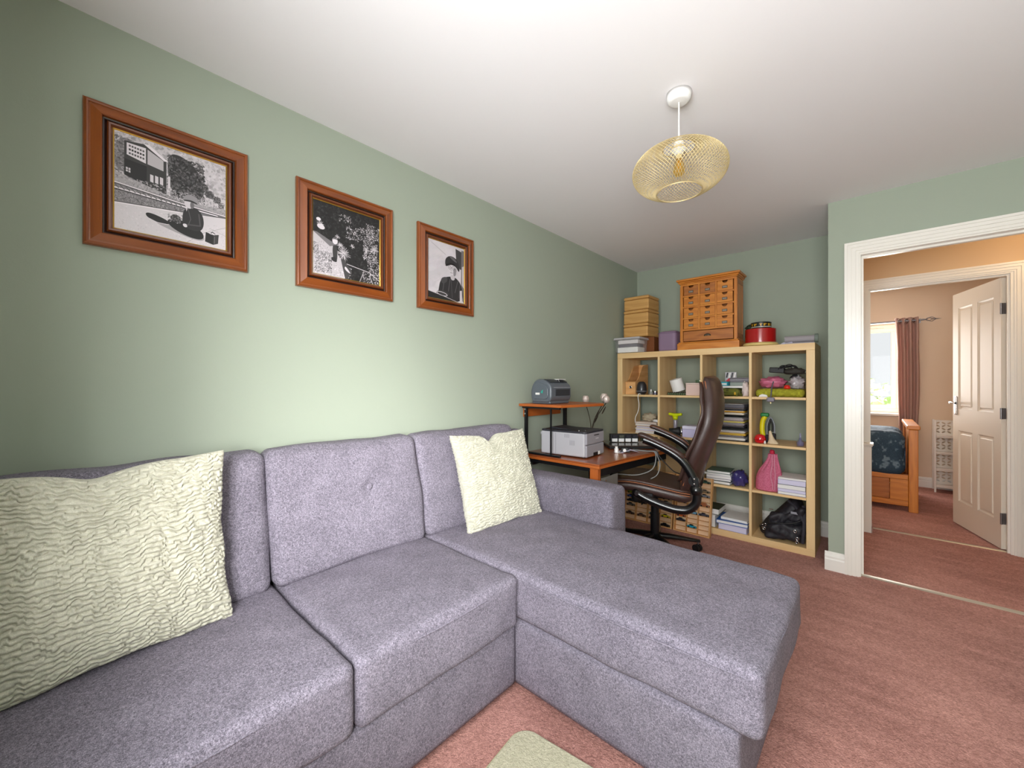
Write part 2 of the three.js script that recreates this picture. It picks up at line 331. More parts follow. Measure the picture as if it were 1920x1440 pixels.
// stepped casing around an opening, in the plane z = zf, facing dir
function casing(name, label, xa, xb, yt, zf, dir, w) {
  const g = new THREE.Group(); g.name = name; g.userData = { kind: 'structure', label, category: 'door casing' }; scene.add(g);
  const steps = [[0, 0.014, 0.022], [0.014, 0.018, 0.015], [0.018, 0.034, 0.020], [0.034, 0.038, 0.012], [0.038, 0.054, 0.016], [0.054, 0.057, 0.008], [0.057, w, 0.011]];       // from outer edge inwards
  const Z = (t) => (dir > 0 ? [zf, zf + t] : [zf - t, zf]);
  for (const side of [-1, 1]) part('casing_leg', steps.map(([a, b, t]) => side < 0 ? box(xa - w + a, xa - w + b, 0, yt + w - a, ...Z(t)) : box(xb + w - b, xb + w - a, 0, yt + w - a, ...Z(t))), M.gloss, g);
  part('casing_head', steps.map(([a, b, t]) => box(xa - w + b, xb + w - b, yt + w - b, yt + w - a, ...Z(t))), M.gloss, g);
  return g;
}
casing('trim_1', 'cream white stepped casing around the sitting room doorway', 1.778, 2.562, 2.018, ZD, 1, 0.07);
casing('trim_2', 'cream white casing around the bedroom doorway', 1.80, 2.575, 1.995, ZH, 1, 0.065);
function lining(name, label, xa, xb, yt, z0, z1, t, stop) {
  const g = new THREE.Group(); g.name = name; g.userData = { kind: 'structure', label, category: 'door frame' }; scene.add(g);
  part('jamb', box(xa - t, xa, 0, yt, z0, z1), M.gloss, g); part('jamb', box(xb, xb + t, 0, yt, z0, z1), M.gloss, g); part('head', box(xa - t, xb + t, yt, yt + t, z0, z1), M.gloss, g);
  part('door_stop', box(xa, xa + 0.012, 0, yt, stop, stop + 0.03), M.gloss, g); part('door_stop', box(xb - 0.012, xb, 0, yt, stop, stop + 0.03), M.gloss, g); part('door_stop', box(xa + 0.012, xb - 0.012, yt - 0.012, yt, stop, stop + 0.03), M.gloss, g);
  return g;
}
const lin1 = lining('trim_3', 'white jambs and head lining the sitting room doorway', 1.786, 2.552, 2.008, ZD - 0.1, ZD + 0.002, 0.026, ZD - 0.075);
part('strike_plate', box(1.7855, 1.7875, 0.98, 1.07, ZD - 0.04, ZD - 0.01), M.steel, lin1);
lining('trim_4', 'white jambs and head lining the bedroom doorway', 1.812, 2.56, 1.985, ZH - 0.105, ZH + 0.002, 0.022, ZH - 0.05);
struct('trim_5', 'pale metal threshold strip in the sitting room doorway', 'threshold', extrude([[-0.02, 0], [0.02, 0], [0.012, 0.006], [-0.012, 0.006]], 0.766).rotateY(Math.PI / 2).translate(1.786, 0, 0.655), M.bar);
struct('trim_6', 'pale metal threshold strip in the bedroom doorway', 'threshold', extrude([[-0.018, 0], [0.018, 0], [0.011, 0.006], [-0.011, 0.006]], 0.748).rotateY(Math.PI / 2).translate(1.812, 0, -0.50), M.bar);

// ------------------------------------------------------------------ the corner sofa
{
  const s = thing('corner_sofa', 'large grey lilac corner sofa with chaise along the green wall', 'sofa');
  const SY = 0.462;
  part('sofa_base', softBox(0.04, 0.812, 0.03, 0.264, 2.828, 4.19, 0.014, { step: 0.02 }), M.fabric, s);
  part('chaise_base', softBox(0.04, 1.585, 0.02, 0.277, 2.17, 2.824, 0.016, { step: 0.024 }), M.fabric, s);
  part('back_frame', softBox(0.012, 0.075, 0.03, 0.90, 1.94, 4.20, 0.02, { step: 0.03 }), M.fabric, s);
  const seam = (pts, par) => part('piping', tube(pts, 0.0035, 60, 6), M.fabric, par);
  const seat = (z0, z1, seed) => {
    const c = part('seat_cushion', softBox(0.09, 0.835, 0.266, SY, z0, z1, 0.026, { bulge: [0.004, 0.012, 0.002], wob: 0.006, seed, step: 0.0125 }), M.fabric, s);
    seam([[0.828, SY - 0.024, z0 + 0.02], [0.8385, SY - 0.026, (z0 + z1) / 2], [0.828, SY - 0.024, z1 - 0.02]], c);
  };
  seat(2.838, 3.486, 1); seat(3.494, 4.165, 2);
  const ch = part('chaise_cushion', softBox(0.09, 1.642, 0.281, 0.466, 2.135, 2.832, 0.026, { bulge: [0.006, 0.012, 0.002], wob: 0.006, seed: 3, step: 0.0125 }), M.fabric, s);
  seam([[1.632, 0.443, 2.17], [1.645, 0.440, 2.48], [1.632, 0.443, 2.80]], ch);
  seam([[0.86, 0.441, 2.834], [1.25, 0.440, 2.8375], [1.61, 0.441, 2.832]], ch);
  const back = (z0, z1, seed, buttons) => {
    const lean = (q) => { q.x += -0.05 * (q.y / 0.24) + 0.016; const d = buttons ? buttons.reduce((m, bz) => Math.min(m, Math.hypot((q.z + (z0 + z1) / 2) - bz, q.y - 0.05)), 9) : 9; if (q.x > 0 && d < 0.16) q.x -= 0.016 * Math.exp(-d * d / 0.0008) + 0.006 * Math.exp(-d * d / 0.006); };
    const c = part('back_cushion', softBox(0.065, 0.20, 0.458, 0.945, z0, z1, 0.034, { bulge: [0.020, 0.006, 0.003], wob: 0.014, freq: 5, seed, step: 0.0145, fn: lean }), M.fabric, s);
    for (const bz of buttons ?? []) part('button', new THREE.SphereGeometry(0.014, 16, 10).scale(0.5, 1, 1).translate(0.210, 0.7515, bz), M.fabric, c);
  };
  back(2.852, 3.505, 11, [3.12]); back(3.512, 4.165, 12, [3.85]); back(2.135, 2.845, 13, [2.42]);
  part('armrest', softBox(0.03, 0.835, 0.03, 0.645, 1.935, 2.122, 0.03, { bulge: [0.004, 0.006, 0.008], wob: 0.004, step: 0.018 }), M.fabric, s);
  for (const [x, z] of [[0.12, 2.0], [0.76, 2.0], [0.12, 4.1], [0.76, 4.1], [1.5, 2.25], [1.5, 2.72], [0.70, 2.9]]) part('foot', cyl(0.022, 0.035, x, 0, z, 12), M.black, s);
}
// plush cushions with ruched rows
function plushCushion(label, W, Ht, T, center, right, up, seed, n, notch) {
  const P = 0.0140, xs = right.clone().normalize(), ys = up.clone().sub(xs.clone().multiplyScalar(up.dot(xs))).normalize(), zs = xs.clone().cross(ys);
  const pos = [], idx = [];
  const add = (side) => {
    const base = pos.length / 3;
    for (let j = 0; j <= n; j++) for (let i = 0; i <= n; i++) {
      const u = -1 + 2 * i / n, v = -1 + 2 * j / n;
      let x = u * W / 2 * (1 - 0.06 * (1 - v * v)), y = v * Ht / 2 * (1 - 0.06 * (1 - u * u));
      y -= notch * smooth(0.2, 1, v) * Math.exp(-Math.pow((u + 0.08) / 0.16, 2));
      x += 0.006 * noise(v * 3 + seed, u, 3); y += 0.008 * noise(u * 3 + seed, v, 7);
      const e = Math.pow(clamp(1 - u * u), 0.5) * Math.pow(clamp(1 - v * v), 0.5);
      let z = T / 2 * e + 0.010 * noise(u * 2 + seed, v * 2, 1) * e;
      const px = u * W / 2, py = v * Ht / 2, st = 3.4 * noise(px * 15 + seed, py * 7, 2) + 1.6 * noise(px * 40 + seed, py * 18, 5), jog = P * (0.55 * (Math.floor(st) + smooth(0.3, 0.7, st - Math.floor(st))) + 0.25 * noise(px * 70 + seed, py * 40, 8));
      const t = (py + jog) / P, row = Math.floor(t), fr = t - row, gap = 0.62 + 0.38 * smooth(-0.35, 0.1, noise(px * 48 + row * 7.3, row * 3.1, seed));
      const ridge = Math.pow(Math.sin(Math.PI * fr), 0.5) * gap * 0.0115;
      z += ridge * smooth(0, 0.12, Math.min(1 - Math.abs(u), 1 - Math.abs(v)) * 2 + 0.06);
      const edge = Math.abs(u) === 1 || Math.abs(v) === 1; if (edge) z = 0;
      const q = center.clone().addScaledVector(xs, x).addScaledVector(ys, y).addScaledVector(zs, side * z);
      pos.push(q.x, q.y, q.z);
    }
    for (let j = 0; j < n; j++) for (let i = 0; i < n; i++) { const a = base + j * (n + 1) + i, b = a + 1, c = a + n + 1, d = c + 1; if (side > 0) idx.push(a, b, c, b, d, c); else idx.push(a, c, b, b, c, d); }
  };
  add(1); add(-1);
  let g = new THREE.BufferGeometry(); g.setAttribute('position', new THREE.Float32BufferAttribute(pos, 3)); g.setIndex(idx); g = mergeVertices(g, 1e-6); g.computeVertexNormals();
  const m = single('throw_cushion', label, 'cushion', g, M.plush); return m;
}
plushCushion('large cream ruched plush cushion filling the left end of the sofa', 0.56, 0.53, 0.15, V(0.335, 0.722, 3.935), V(-0.07, 0, -0.5), V(-0.075, 0.53, 0), 3.7, 380, 0.02);
plushCushion('smaller cream ruched plush cushion propped beside the desk end armrest', 0.52, 0.50, 0.13, V(0.328, 0.697, 2.435), V(0.045, 0, -0.5), V(-0.16, 0.47, 0.02), 9.2, 330, 0.035);

// the little rug in front of the sofa
{
  const r = thing('small_rug', 'small pale green rug with rounded corners on the pink carpet', 'rug', [1.435, 0, 3.195], R(6.5));
  part('rug_pile', extrude(rrect(0.92, 0.60, 0.055), 0.008, 0.004).rotateX(-Math.PI / 2).translate(0, 0.006, 0), M.rug, r);
  part('rug_edge', extrude(rrect(0.94, 0.62, 0.06), 0.004, 0.002).rotateX(-Math.PI / 2).translate(0, 0.002, 0), M.rugEdge, r);
}

// ------------------------------------------------------------------ framed photographs (the prints are flat monochrome prints)
const grey = (k, a = 1) => `rgba(${Math.round(k * 1.0)},${Math.round(k * 0.965)},${Math.round(k * 0.99)},${a})`;
function speckle(c, x0, y0, x1, y1, n, lo, hi, s0, s1, seed, inside) {
  const r = rng(seed);
  for (let i = 0; i < n; i++) { const x = mix(x0, x1, r()), y = mix(y0, y1, r()), k = mix(lo, hi, r()), s = mix(s0, s1, r()), a = r() * 6.3; if (inside && !inside(x, y)) continue; c.fillStyle = grey(k, 0.75); c.beginPath(); c.ellipse(x, y, s, s * 0.55, a, 0, 6.3); c.fill(); }
}
const poly = (c, pts, f) => { c.fillStyle = f; c.beginPath(); pts.forEach(([x, y], i) => (i ? c.lineTo(x, y) : c.moveTo(x, y))); c.closePath(); c.fill(); };
const curve = (c, pts, f) => { c.fillStyle = f; c.beginPath(); const n = pts.length; for (let i = 0; i < n; i++) { const [x, y] = pts[i], [a, b] = pts[(i + 1) % n]; if (!i) c.moveTo((x + a) / 2, (y + b) / 2); else c.quadraticCurveTo(x, y, (x + a) / 2, (y + b) / 2); } const [x, y] = pts[0], [a, b] = pts[1]; c.quadraticCurveTo(x, y, (x + a) / 2, (y + b) / 2); c.fill(); };
const stroke = (c, pts, f, w) => { c.strokeStyle = f; c.lineWidth = w; c.lineCap = 'round'; c.lineJoin = 'round'; c.beginPath(); pts.forEach(([x, y], i) => (i ? c.lineTo(x, y) : c.moveTo(x, y))); c.stroke(); };
const printStation = canvas(768, 768, (c, w, h) => {
  c.fillStyle = grey(205); c.fillRect(0, 0, w, h);
  speckle(c, 0, 0, w, 330, 900, 150, 220, 6, 22, 1);                                        // pale hillside
  curve(c, [[0, 60], [120, 20], [120, 300], [0, 320]], grey(120));
  speckle(c, 0, 40, 110, 330, 300, 70, 170, 4, 12, 2);
  curve(c, [[330, 60], [430, 30], [560, 120], [600, 300], [560, 400], [420, 410], [350, 330]], grey(52));
  speckle(c, 340, 60, 600, 400, 900, 20, 120, 4, 14, 3);
  for (const [x, y, s] of [[640, 300, 34], [700, 330, 28], [730, 380, 20], [600, 250, 30]]) { c.fillStyle = grey(70); c.beginPath(); c.arc(x, y, s, 0, 7); c.fill(); speckle(c, x - s, y - s, x + s, y + s, 90, 40, 140, 3, 8, x); }
  poly(c, [[60, 60], [200, 40], [330, 110], [330, 280], [60, 240]], grey(60));                 // signal box
  poly(c, [[75, 70], [195, 70], [195, 195], [75, 165]], grey(225));
  for (let j = 0; j < 3; j++) for (let i = 0; i < 6; i++) poly(c, [[88 + i * 17, 82 + j * 30 + i * 2], [100 + i * 17, 83 + j * 30 + i * 2], [100 + i * 17, 98 + j * 30 + i * 2], [88 + i * 17, 97 + j * 30 + i * 2]], grey(j === 1 ? 45 : 90));
  poly(c, [[205, 75], [310, 130], [310, 215], [205, 195]], grey(190)); poly(c, [[180, 40], [215, 35], [345, 125], [315, 130]], grey(235));
  poly(c, [[60, 200], [200, 215], [200, 385], [60, 330]], grey(38)); poly(c, [[200, 215], [330, 240], [330, 400], [200, 385]], grey(58));
  for (let i = 0; i < 3; i++) poly(c, [[222 + i * 32, 270], [244 + i * 32, 274], [244 + i * 32, 335], [222 + i * 32, 330]], grey(215));
  poly(c, [[70, 265], [98, 268], [98, 305], [70, 300]], grey(205)); stroke(c, [[84, 266], [84, 302]], grey(40), 4); stroke(c, [[70, 284], [98, 287]], grey(40), 4);
  stroke(c, [[348, 250], [348, 430]], grey(220), 16);
  poly(c, [[0, 320], [400, 420], [768, 400], [768, 470], [0, 470]], grey(168)); speckle(c, 0, 340, 768, 460, 800, 110, 210, 3, 9, 5);
  poly(c, [[0, 400], [460, 430], [768, 455], [768, 480], [0, 560]], grey(130)); speckle(c, 0, 405, 520, 540, 1300, 60, 200, 2, 6, 6);
  stroke(c, [[0, 405], [400, 440], [768, 460]], grey(235), 8); stroke(c, [[0, 415], [400, 449], [768, 468]], grey(60), 5);
  stroke(c, [[0, 448], [420, 466], [700, 474]], grey(240), 9); stroke(c, [[0, 460], [420, 476], [700, 481]], grey(50), 6);
  for (let i = 0; i < 13; i++) stroke(c, [[i * 34, 418 + i * 2.4], [i * 34 + 26, 448 + i * 1.7]], grey(95), 6);
  poly(c, [[0, 560], [400, 520], [768, 478], [768, 768], [0, 768]], grey(214)); stroke(c, [[0, 558], [420, 516], [768, 476]], grey(60), 5); stroke(c, [[0, 566], [420, 524]], grey(245), 6);
  speckle(c, 0, 560, 768, 768, 700, 195, 230, 2, 8, 7);
  stroke(c, [[768, 560], [600, 650], [470, 768]], grey(160), 3); stroke(c, [[768, 640], [640, 600]], grey(170), 3);
  curve(c, [[220, 640], [500, 640], [620, 700], [560, 740], [350, 690]], grey(165));
  curve(c, [[190, 590], [240, 585], [350, 620], [350, 650], [260, 650], [200, 625]], grey(35)); stroke(c, [[205, 628], [270, 652], [340, 650]], grey(220), 5);   // boot and leg
  curve(c, [[330, 600], [440, 580], [590, 640], [600, 720], [480, 720], [350, 660]], grey(34));
  curve(c, [[455, 480], [520, 440], [590, 490], [600, 600], [560, 660], [440, 640], [440, 540]], grey(48)); stroke(c, [[480, 470], [500, 560], [480, 620]], grey(95), 4); stroke(c, [[560, 500], [570, 600], [470, 612]], grey(80), 10);
  curve(c, [[350, 580], [380, 545], [430, 560], [430, 600], [370, 610]], grey(60)); speckle(c, 340, 545, 440, 620, 90, 30, 210, 3, 8, 9);
  c.fillStyle = grey(215); c.beginPath(); c.ellipse(487, 430, 33, 40, 0, 0, 7); c.fill(); c.fillStyle = grey(110); c.beginPath(); c.ellipse(510, 436, 14, 30, 0, 0, 7); c.fill();
  curve(c, [[440, 400], [470, 350], [530, 348], [560, 390], [550, 415], [490, 400], [450, 412]], grey(150)); curve(c, [[445, 405], [500, 392], [550, 408], [552, 420], [500, 408], [450, 415]], grey(45));
  curve(c, [[440, 612], [470, 606], [478, 636], [450, 640]], grey(225)); poly(c, [[462, 470], [478, 472], [470, 500]], grey(205));
  poly(c, [[612, 640], [672, 652], [668, 740], [606, 724]], grey(36)); poly(c, [[672, 652], [712, 640], [706, 722], [668, 740]], grey(62)); stroke(c, [[650, 640], [664, 628], [682, 640]], grey(30), 6); poly(c, [[640, 640], [678, 646], [680, 652], [640, 648]], grey(230)); stroke(c, [[680, 664], [678, 728]], grey(130), 3);
});
const printGarden = canvas(768, 768, (c, w, h) => {
  c.fillStyle = grey(32); c.fillRect(0, 0, w, h);
  speckle(c, 0, 0, w, h, 1800, 14, 66, 5, 18, 31);
  poly(c, [[0, 330], [180, 400], [300, 560], [360, 768], [0, 768]], grey(196)); poly(c, [[0, 330], [40, 330], [260, 420], [180, 450]], grey(120));
  speckle(c, 0, 420, 360, 768, 700, 160, 230, 4, 12, 32, (x, y) => x < 60 + (y - 330) * 0.75);
  speckle(c, 20, 520, 200, 740, 700, 30, 235, 3, 8, 33); speckle(c, 0, 440, 60, 560, 200, 50, 230, 3, 8, 34);
  for (const [x0, y0, x1, y1, n] of [[360, 170, 520, 320, 130], [520, 150, 700, 300, 140], [560, 300, 740, 520, 220], [600, 90, 768, 260, 150], [620, 440, 768, 640, 120], [280, 70, 420, 150, 50], [560, 640, 768, 768, 130], [330, 640, 420, 760, 60], [640, 560, 768, 700, 70]]) speckle(c, x0, y0, x1, y1, n, 150, 240, 3, 10, x0 + y1);
  const burst = (x, y, r, n, s) => { const q = rng(s); for (let i = 0; i < n; i++) { const a = q() * 6.3, l = r * (0.4 + 0.6 * q()); stroke(c, [[x + Math.cos(a) * l * 0.15, y + Math.sin(a) * l * 0.15], [x + Math.cos(a) * l, y + Math.sin(a) * l]], grey(150 + 90 * q()), 3); } };
  burst(330, 500, 88, 90, 41); burst(80, 240, 42, 50, 42); c.fillStyle = grey(225); c.beginPath(); c.ellipse(85, 268, 40, 26, 0.2, 0, 7); c.fill(); c.fillStyle = grey(230); c.beginPath(); c.ellipse(60, 195, 24, 18, 0, 0, 7); c.fill();
  burst(430, 395, 30, 26, 43); burst(600, 395, 46, 40, 44); burst(700, 360, 60, 50, 45); burst(300, 420, 50, 40, 46);
  curve(c, [[205, 440], [240, 420], [262, 460], [262, 600], [215, 590]], grey(60)); curve(c, [[190, 560], [250, 550], [262, 610], [200, 600]], grey(45));
  c.fillStyle = grey(224); c.beginPath(); c.ellipse(236, 380, 30, 36, 0, 0, 7); c.fill(); curve(c, [[205, 372], [236, 330], [276, 372], [236, 358]], grey(110));
  burst(262, 330, 34, 22, 47);
  poly(c, [[300, 560], [330, 560], [420, 660], [380, 768], [350, 768]], grey(70)); stroke(c, [[370, 600], [500, 620], [640, 640], [768, 720]], grey(205), 7); curve(c, [[350, 620], [410, 690], [400, 700], [340, 660]], grey(220));
  stroke(c, [[570, 640], [520, 768]], grey(170), 8); stroke(c, [[560, 660], [580, 760]], grey(120), 5);
});
const printPortrait = canvas(640, 768, (c, w, h) => {
  const r = rng(55); c.fillStyle = grey(206); c.fillRect(0, 0, w, h);
  for (let i = 0; i < 160; i++) { c.fillStyle = grey(185 + 35 * r(), 0.25); c.beginPath(); c.ellipse(r() * w, r() * h * 0.8, 60 + 90 * r(), 30 + 40 * r(), -0.4, 0, 7); c.fill(); }
  stroke(c, [[60, 40], [300, 150]], grey(180), 10); poly(c, [[480, 30], [620, 60], [610, 300], [560, 300], [490, 180]], grey(64)); poly(c, [[590, 30], [640, 30], [640, 768], [580, 700]], grey(110)); poly(c, [[600, 260], [640, 240], [640, 560], [600, 520]], grey(190));
  curve(c, [[210, 500], [330, 440], [480, 420], [600, 520], [640, 768], [150, 768], [180, 640]], grey(46));
  curve(c, [[215, 480], [330, 440], [330, 520], [230, 560]], grey(70)); stroke(c, [[380, 470], [350, 640]], grey(120), 5); stroke(c, [[400, 470], [420, 720]], grey(90), 6); stroke(c, [[520, 480], [470, 640]], grey(100), 8); stroke(c, [[560, 520], [540, 700]], grey(84), 8); stroke(c, [[270, 540], [250, 660]], grey(100), 7);
  curve(c, [[335, 300], [350, 250], [470, 250], [500, 320], [470, 420], [420, 450], [365, 420]], grey(206)); curve(c, [[440, 300], [505, 300], [490, 400], [440, 430]], grey(140)); curve(c, [[380, 410], [460, 400], [470, 470], [400, 480]], grey(190));
  curve(c, [[290, 280], [300, 190], [400, 140], [520, 180], [560, 300], [540, 350], [500, 290], [400, 250], [310, 290]], grey(48)); curve(c, [[290, 285], [400, 235], [480, 255], [470, 280], [400, 262], [310, 310]], grey(26)); curve(c, [[350, 160], [430, 150], [520, 220], [470, 220]], grey(96));
  for (const [x, y] of [[375, 308], [440, 308]]) { c.strokeStyle = grey(90); c.lineWidth = 5; c.beginPath(); c.arc(x, y, 24, 0, 7); c.stroke(); c.fillStyle = grey(60); c.beginPath(); c.arc(x, y, 6, 0, 7); c.fill(); } stroke(c, [[398, 306], [416, 306]], grey(90), 5); stroke(c, [[405, 320], [398, 350], [410, 354]], grey(150), 5); stroke(c, [[385, 378], [425, 378]], grey(110), 6);
  c.fillStyle = grey(200); c.beginPath(); c.ellipse(510, 370, 20, 34, 0, 0, 7); c.fill();
  curve(c, [[120, 690], [200, 640], [340, 650], [380, 700], [200, 720]], grey(60)); c.strokeStyle = grey(210); c.lineWidth = 8; c.beginPath(); c.ellipse(240, 690, 90, 22, 0.1, 0, 7); c.stroke();
  poly(c, [[0, 680], [260, 720], [520, 768], [0, 768]], grey(36)); stroke(c, [[0, 676], [260, 715], [520, 764]], grey(190), 7); poly(c, [[560, 600], [600, 590], [610, 768], [560, 768]], grey(200));
});
function mitred(L, W, prof) {                                                // a picture frame bar whose ends are cut at 45 degrees; prof: [inset, height]
  const ring = (s) => prof.map(([a, z]) => [s * (L / 2 - a), W / 2 - a, z]);
  return loft([ring(-1), ring(1)]);
}
function picture(label, z0, z1, y0, y1, art) {
  const w = z1 - z0, h = y1 - y0, t = thing('framed_photograph', label, 'picture', [0, y0, (z0 + z1) / 2], Math.PI / 2, 'three wooden framed photographs on the green wall');
  const ring = (name, prof, mat, inset) => { for (let k = 0; k < 4; k++) { const L = (k % 2 ? h : w) - 2 * inset, W = (k % 2 ? w : h) - 2 * inset; let g = mitred(L, W, prof); g = g.toNonIndexed(); g.computeVertexNormals(); g.rotateZ(k * Math.PI / 2).translate(0, h / 2, 0); part(name, g, mat, t, { swap: k % 2 === 1 }); } };
  ring('frame_rail', [[0, 0.002], [0, 0.016], [0.003, 0.021], [0.008, 0.023], [0.012, 0.021], [0.013, 0.018], [0.017, 0.0185], [0.040, 0.027], [0.043, 0.024], [0.044, 0.002]], M.frame, 0);
  ring('dark_slip', [[0, 0.002], [0, 0.014], [0.004, 0.0125], [0.008, 0.016], [0.0092, 0.002]], M.frameDark, 0.0441);
  ring('inner_bead', [[0, 0.002], [0, 0.017], [0.004, 0.0215], [0.009, 0.021], [0.0135, 0.014], [0.014, 0.002]], M.frameBead, 0.0534);
  ring('gold_slip', [[0, 0.002], [0, 0.0125], [0.0035, 0.010], [0.004, 0.002]], M.gold, 0.0675);
  const g = new THREE.PlaneGeometry(w - 2 * 0.0705, h - 2 * 0.0705);
  part('photo_print', g, std(0xffffff, 0.55, { map: tex(art) }), t, { raw: true, pos: [0, h / 2, 0.008] });
  part('backing_board', box(-w / 2 + 0.06, w / 2 - 0.06, 0.06, h - 0.06, 0.0015, 0.0065), M.black, t);
  return t;
}
picture('wooden framed print of a child seated by a railway line, largest of three', 3.531, 3.976, 1.642, 2.105, printStation);
picture('wooden framed print of a child among garden flowers, middle of three', 2.889, 3.352, 1.624, 2.094, printGarden);
picture('wooden framed print of a child in a flat cap, nearest the shelf', 2.331, 2.736, 1.617, 2.087, printPortrait);

// ------------------------------------------------------------------ pendant lamp
{
  const t = thing('pendant_lamp', 'gold mesh pendant lamp hanging from the white ceiling', 'lamp', [1.264, 1.972, 2.349]);
  const top = H - 1.972;
  part('ceiling_rose', lathe([[0, top - 0.036], [0.03, top - 0.036], [0.04, top - 0.032], [0.046, top - 0.02], [0.048, top], [0, top]], 40), M.whitePlastic, t);
  part('cord', cyl(0.003, top - 0.03 - 0.22, 0, 0.215, 0, 10), M.white, t);
  const lh = part('lamp_holder', [lathe([[0, 0.222], [0.012, 0.222], [0.016, 0.214], [0.020, 0.196], [0.020, 0.176], [0.031, 0.174], [0.031, 0.168], [0.019, 0.166], [0.016, 0.154], [0, 0.154]], 28)], M.whitePlastic, t);
  part('shade_ring', [new THREE.TorusGeometry(0.026, 0.0035, 8, 32).rotateX(Math.PI / 2).translate(0, 0.180, 0)], M.brass, lh);
  const prof = (s) => { const a = mix(-0.879, 0.94, s); return [0.180 * Math.sqrt(1 - a * a), 0.004 + 0.098 * (a + 0.879)]; };
  const strands = [], NS = 84, SEG = 24, rad = 0.00095;
  for (const hand of [-1, 1]) for (let k = 0; k < NS; k++) {
    const pts = []; for (let i = 0; i <= SEG; i++) { const s = i / SEG, [r, y] = prof(s), a = k / NS * Math.PI * 2 + hand * s * 0.95; pts.push(V(Math.cos(a) * r, y, Math.sin(a) * r)); }
    const pos = [], idx = [];
    for (let i = 0; i <= SEG; i++) { const d = pts[Math.min(i + 1, SEG)].clone().sub(pts[Math.max(i - 1, 0)]).normalize(), o = V(pts[i].x, 0, pts[i].z).normalize(), b = d.clone().cross(o).normalize(), n2 = b.clone().cross(d); for (let j = 0; j < 4; j++) { const an = j * Math.PI / 2, q = pts[i].clone().addScaledVector(b, Math.cos(an) * rad).addScaledVector(n2, Math.sin(an) * rad); pos.push(q.x, q.y, q.z); } if (i < SEG) for (let j = 0; j < 4; j++) { const A = i * 4 + j, B = i * 4 + (j + 1) % 4; idx.push(A, A + 4, B, B, A + 4, B + 4); } }
    const g = new THREE.BufferGeometry(); g.setAttribute('position', new THREE.Float32BufferAttribute(pos, 3)); g.setIndex(idx); g.computeVertexNormals(); strands.push(g);
  }
  const sh = part('mesh_shade', strands, M.brass, t);
  const rim = (s, r0) => { const [r, y] = prof(s); return new THREE.TorusGeometry(r, r0, 8, 64).rotateX(Math.PI / 2).translate(0, y, 0); };
  part('bottom_rim', rim(0, 0.0024), M.brass, sh); part('top_rim', rim(1, 0.0024), M.brass, sh);
  for (let k = 0; k < 3; k++) part('spider_arm', tube([[Math.cos(k * 2.094) * 0.026, 0.180, Math.sin(k * 2.094) * 0.026], [Math.cos(k * 2.094) * 0.045, 0.182, Math.sin(k * 2.094) * 0.045], [Math.cos(k * 2.094) * 0.061, 0.182, Math.sin(k * 2.094) * 0.061]], 0.0016, 8, 6), M.brass, sh);
  part('bulb_cap', cyl(0.0125, 0.02, 0, 0.136, 0, 18), M.brass, t);
  const b = part('bulb', lathe([[0.011, 0.137], [0.013, 0.128], [0.020, 0.112], [0.023, 0.096], [0.022, 0.082], [0.014, 0.072], [0, 0.069]], 28), phys(0xfbe6a0, 0.05, { transmission: 0.95, thickness: 0, ior: 1.2 }), t);
  part('filament', [0, 1, 2, 3].map((k) => tube([[Math.cos(k * 1.57) * 0.004, 0.131, Math.sin(k * 1.57) * 0.004], [Math.cos(k * 1.57) * 0.010, 0.091, Math.sin(k * 1.57) * 0.010]], 0.0011, 4, 5)), std(0xe8b93c, 0.5), b);
}

// ------------------------------------------------------------------ the birch shelf unit (four by four cells, open at the back)
const SX = 0.054, SZ0 = 0.15, SZ1 = 0.54, SH = 1.49, OT = 0.05, IT = 0.018, CELL = (1.49 - 2 * OT - 3 * IT) / 4;
const cx0 = (c) => SX + OT + c * (CELL + IT), cx1 = (c) => cx0(c) + CELL, cy0 = (r) => OT + (3 - r) * (CELL + IT);        // r = 0 is the top row
{
  const s = thing('shelf_unit', 'birch four by four cube shelf unit against the end wall', 'shelf unit');
  const e = 0.001;
  part('top_board', rbox(SX, SX + 1.49, SH - OT, SH, SZ0, SZ1, 0.002), M.birch, s);
  part('bottom_board', rbox(SX, SX + 1.49, 0, OT, SZ0, SZ1, 0.002), M.birch, s);
  part('side_board', rbox(SX, SX + OT, OT, SH - OT, SZ0, SZ1, 0.002), M.birch, s, { swap: true });
  part('side_board', rbox(SX + 1.44, SX + 1.49, OT, SH - OT, SZ0, SZ1, 0.002), M.birch, s, { swap: true });
  for (let c = 1; c < 4; c++) part('divider', rbox(cx0(c) - IT, cx0(c), OT, SH - OT, SZ0, SZ1, 0.0015), M.birch, s, { swap: true });
  for (let c = 0; c < 4; c++) for (let r = 0; r < 3; r++) part('shelf_board', rbox(cx0(c) + e, cx1(c) - e, cy0(r) - IT, cy0(r), SZ0 + 0.001, SZ1 - 0.001, 0.0015), M.birch, s);
}

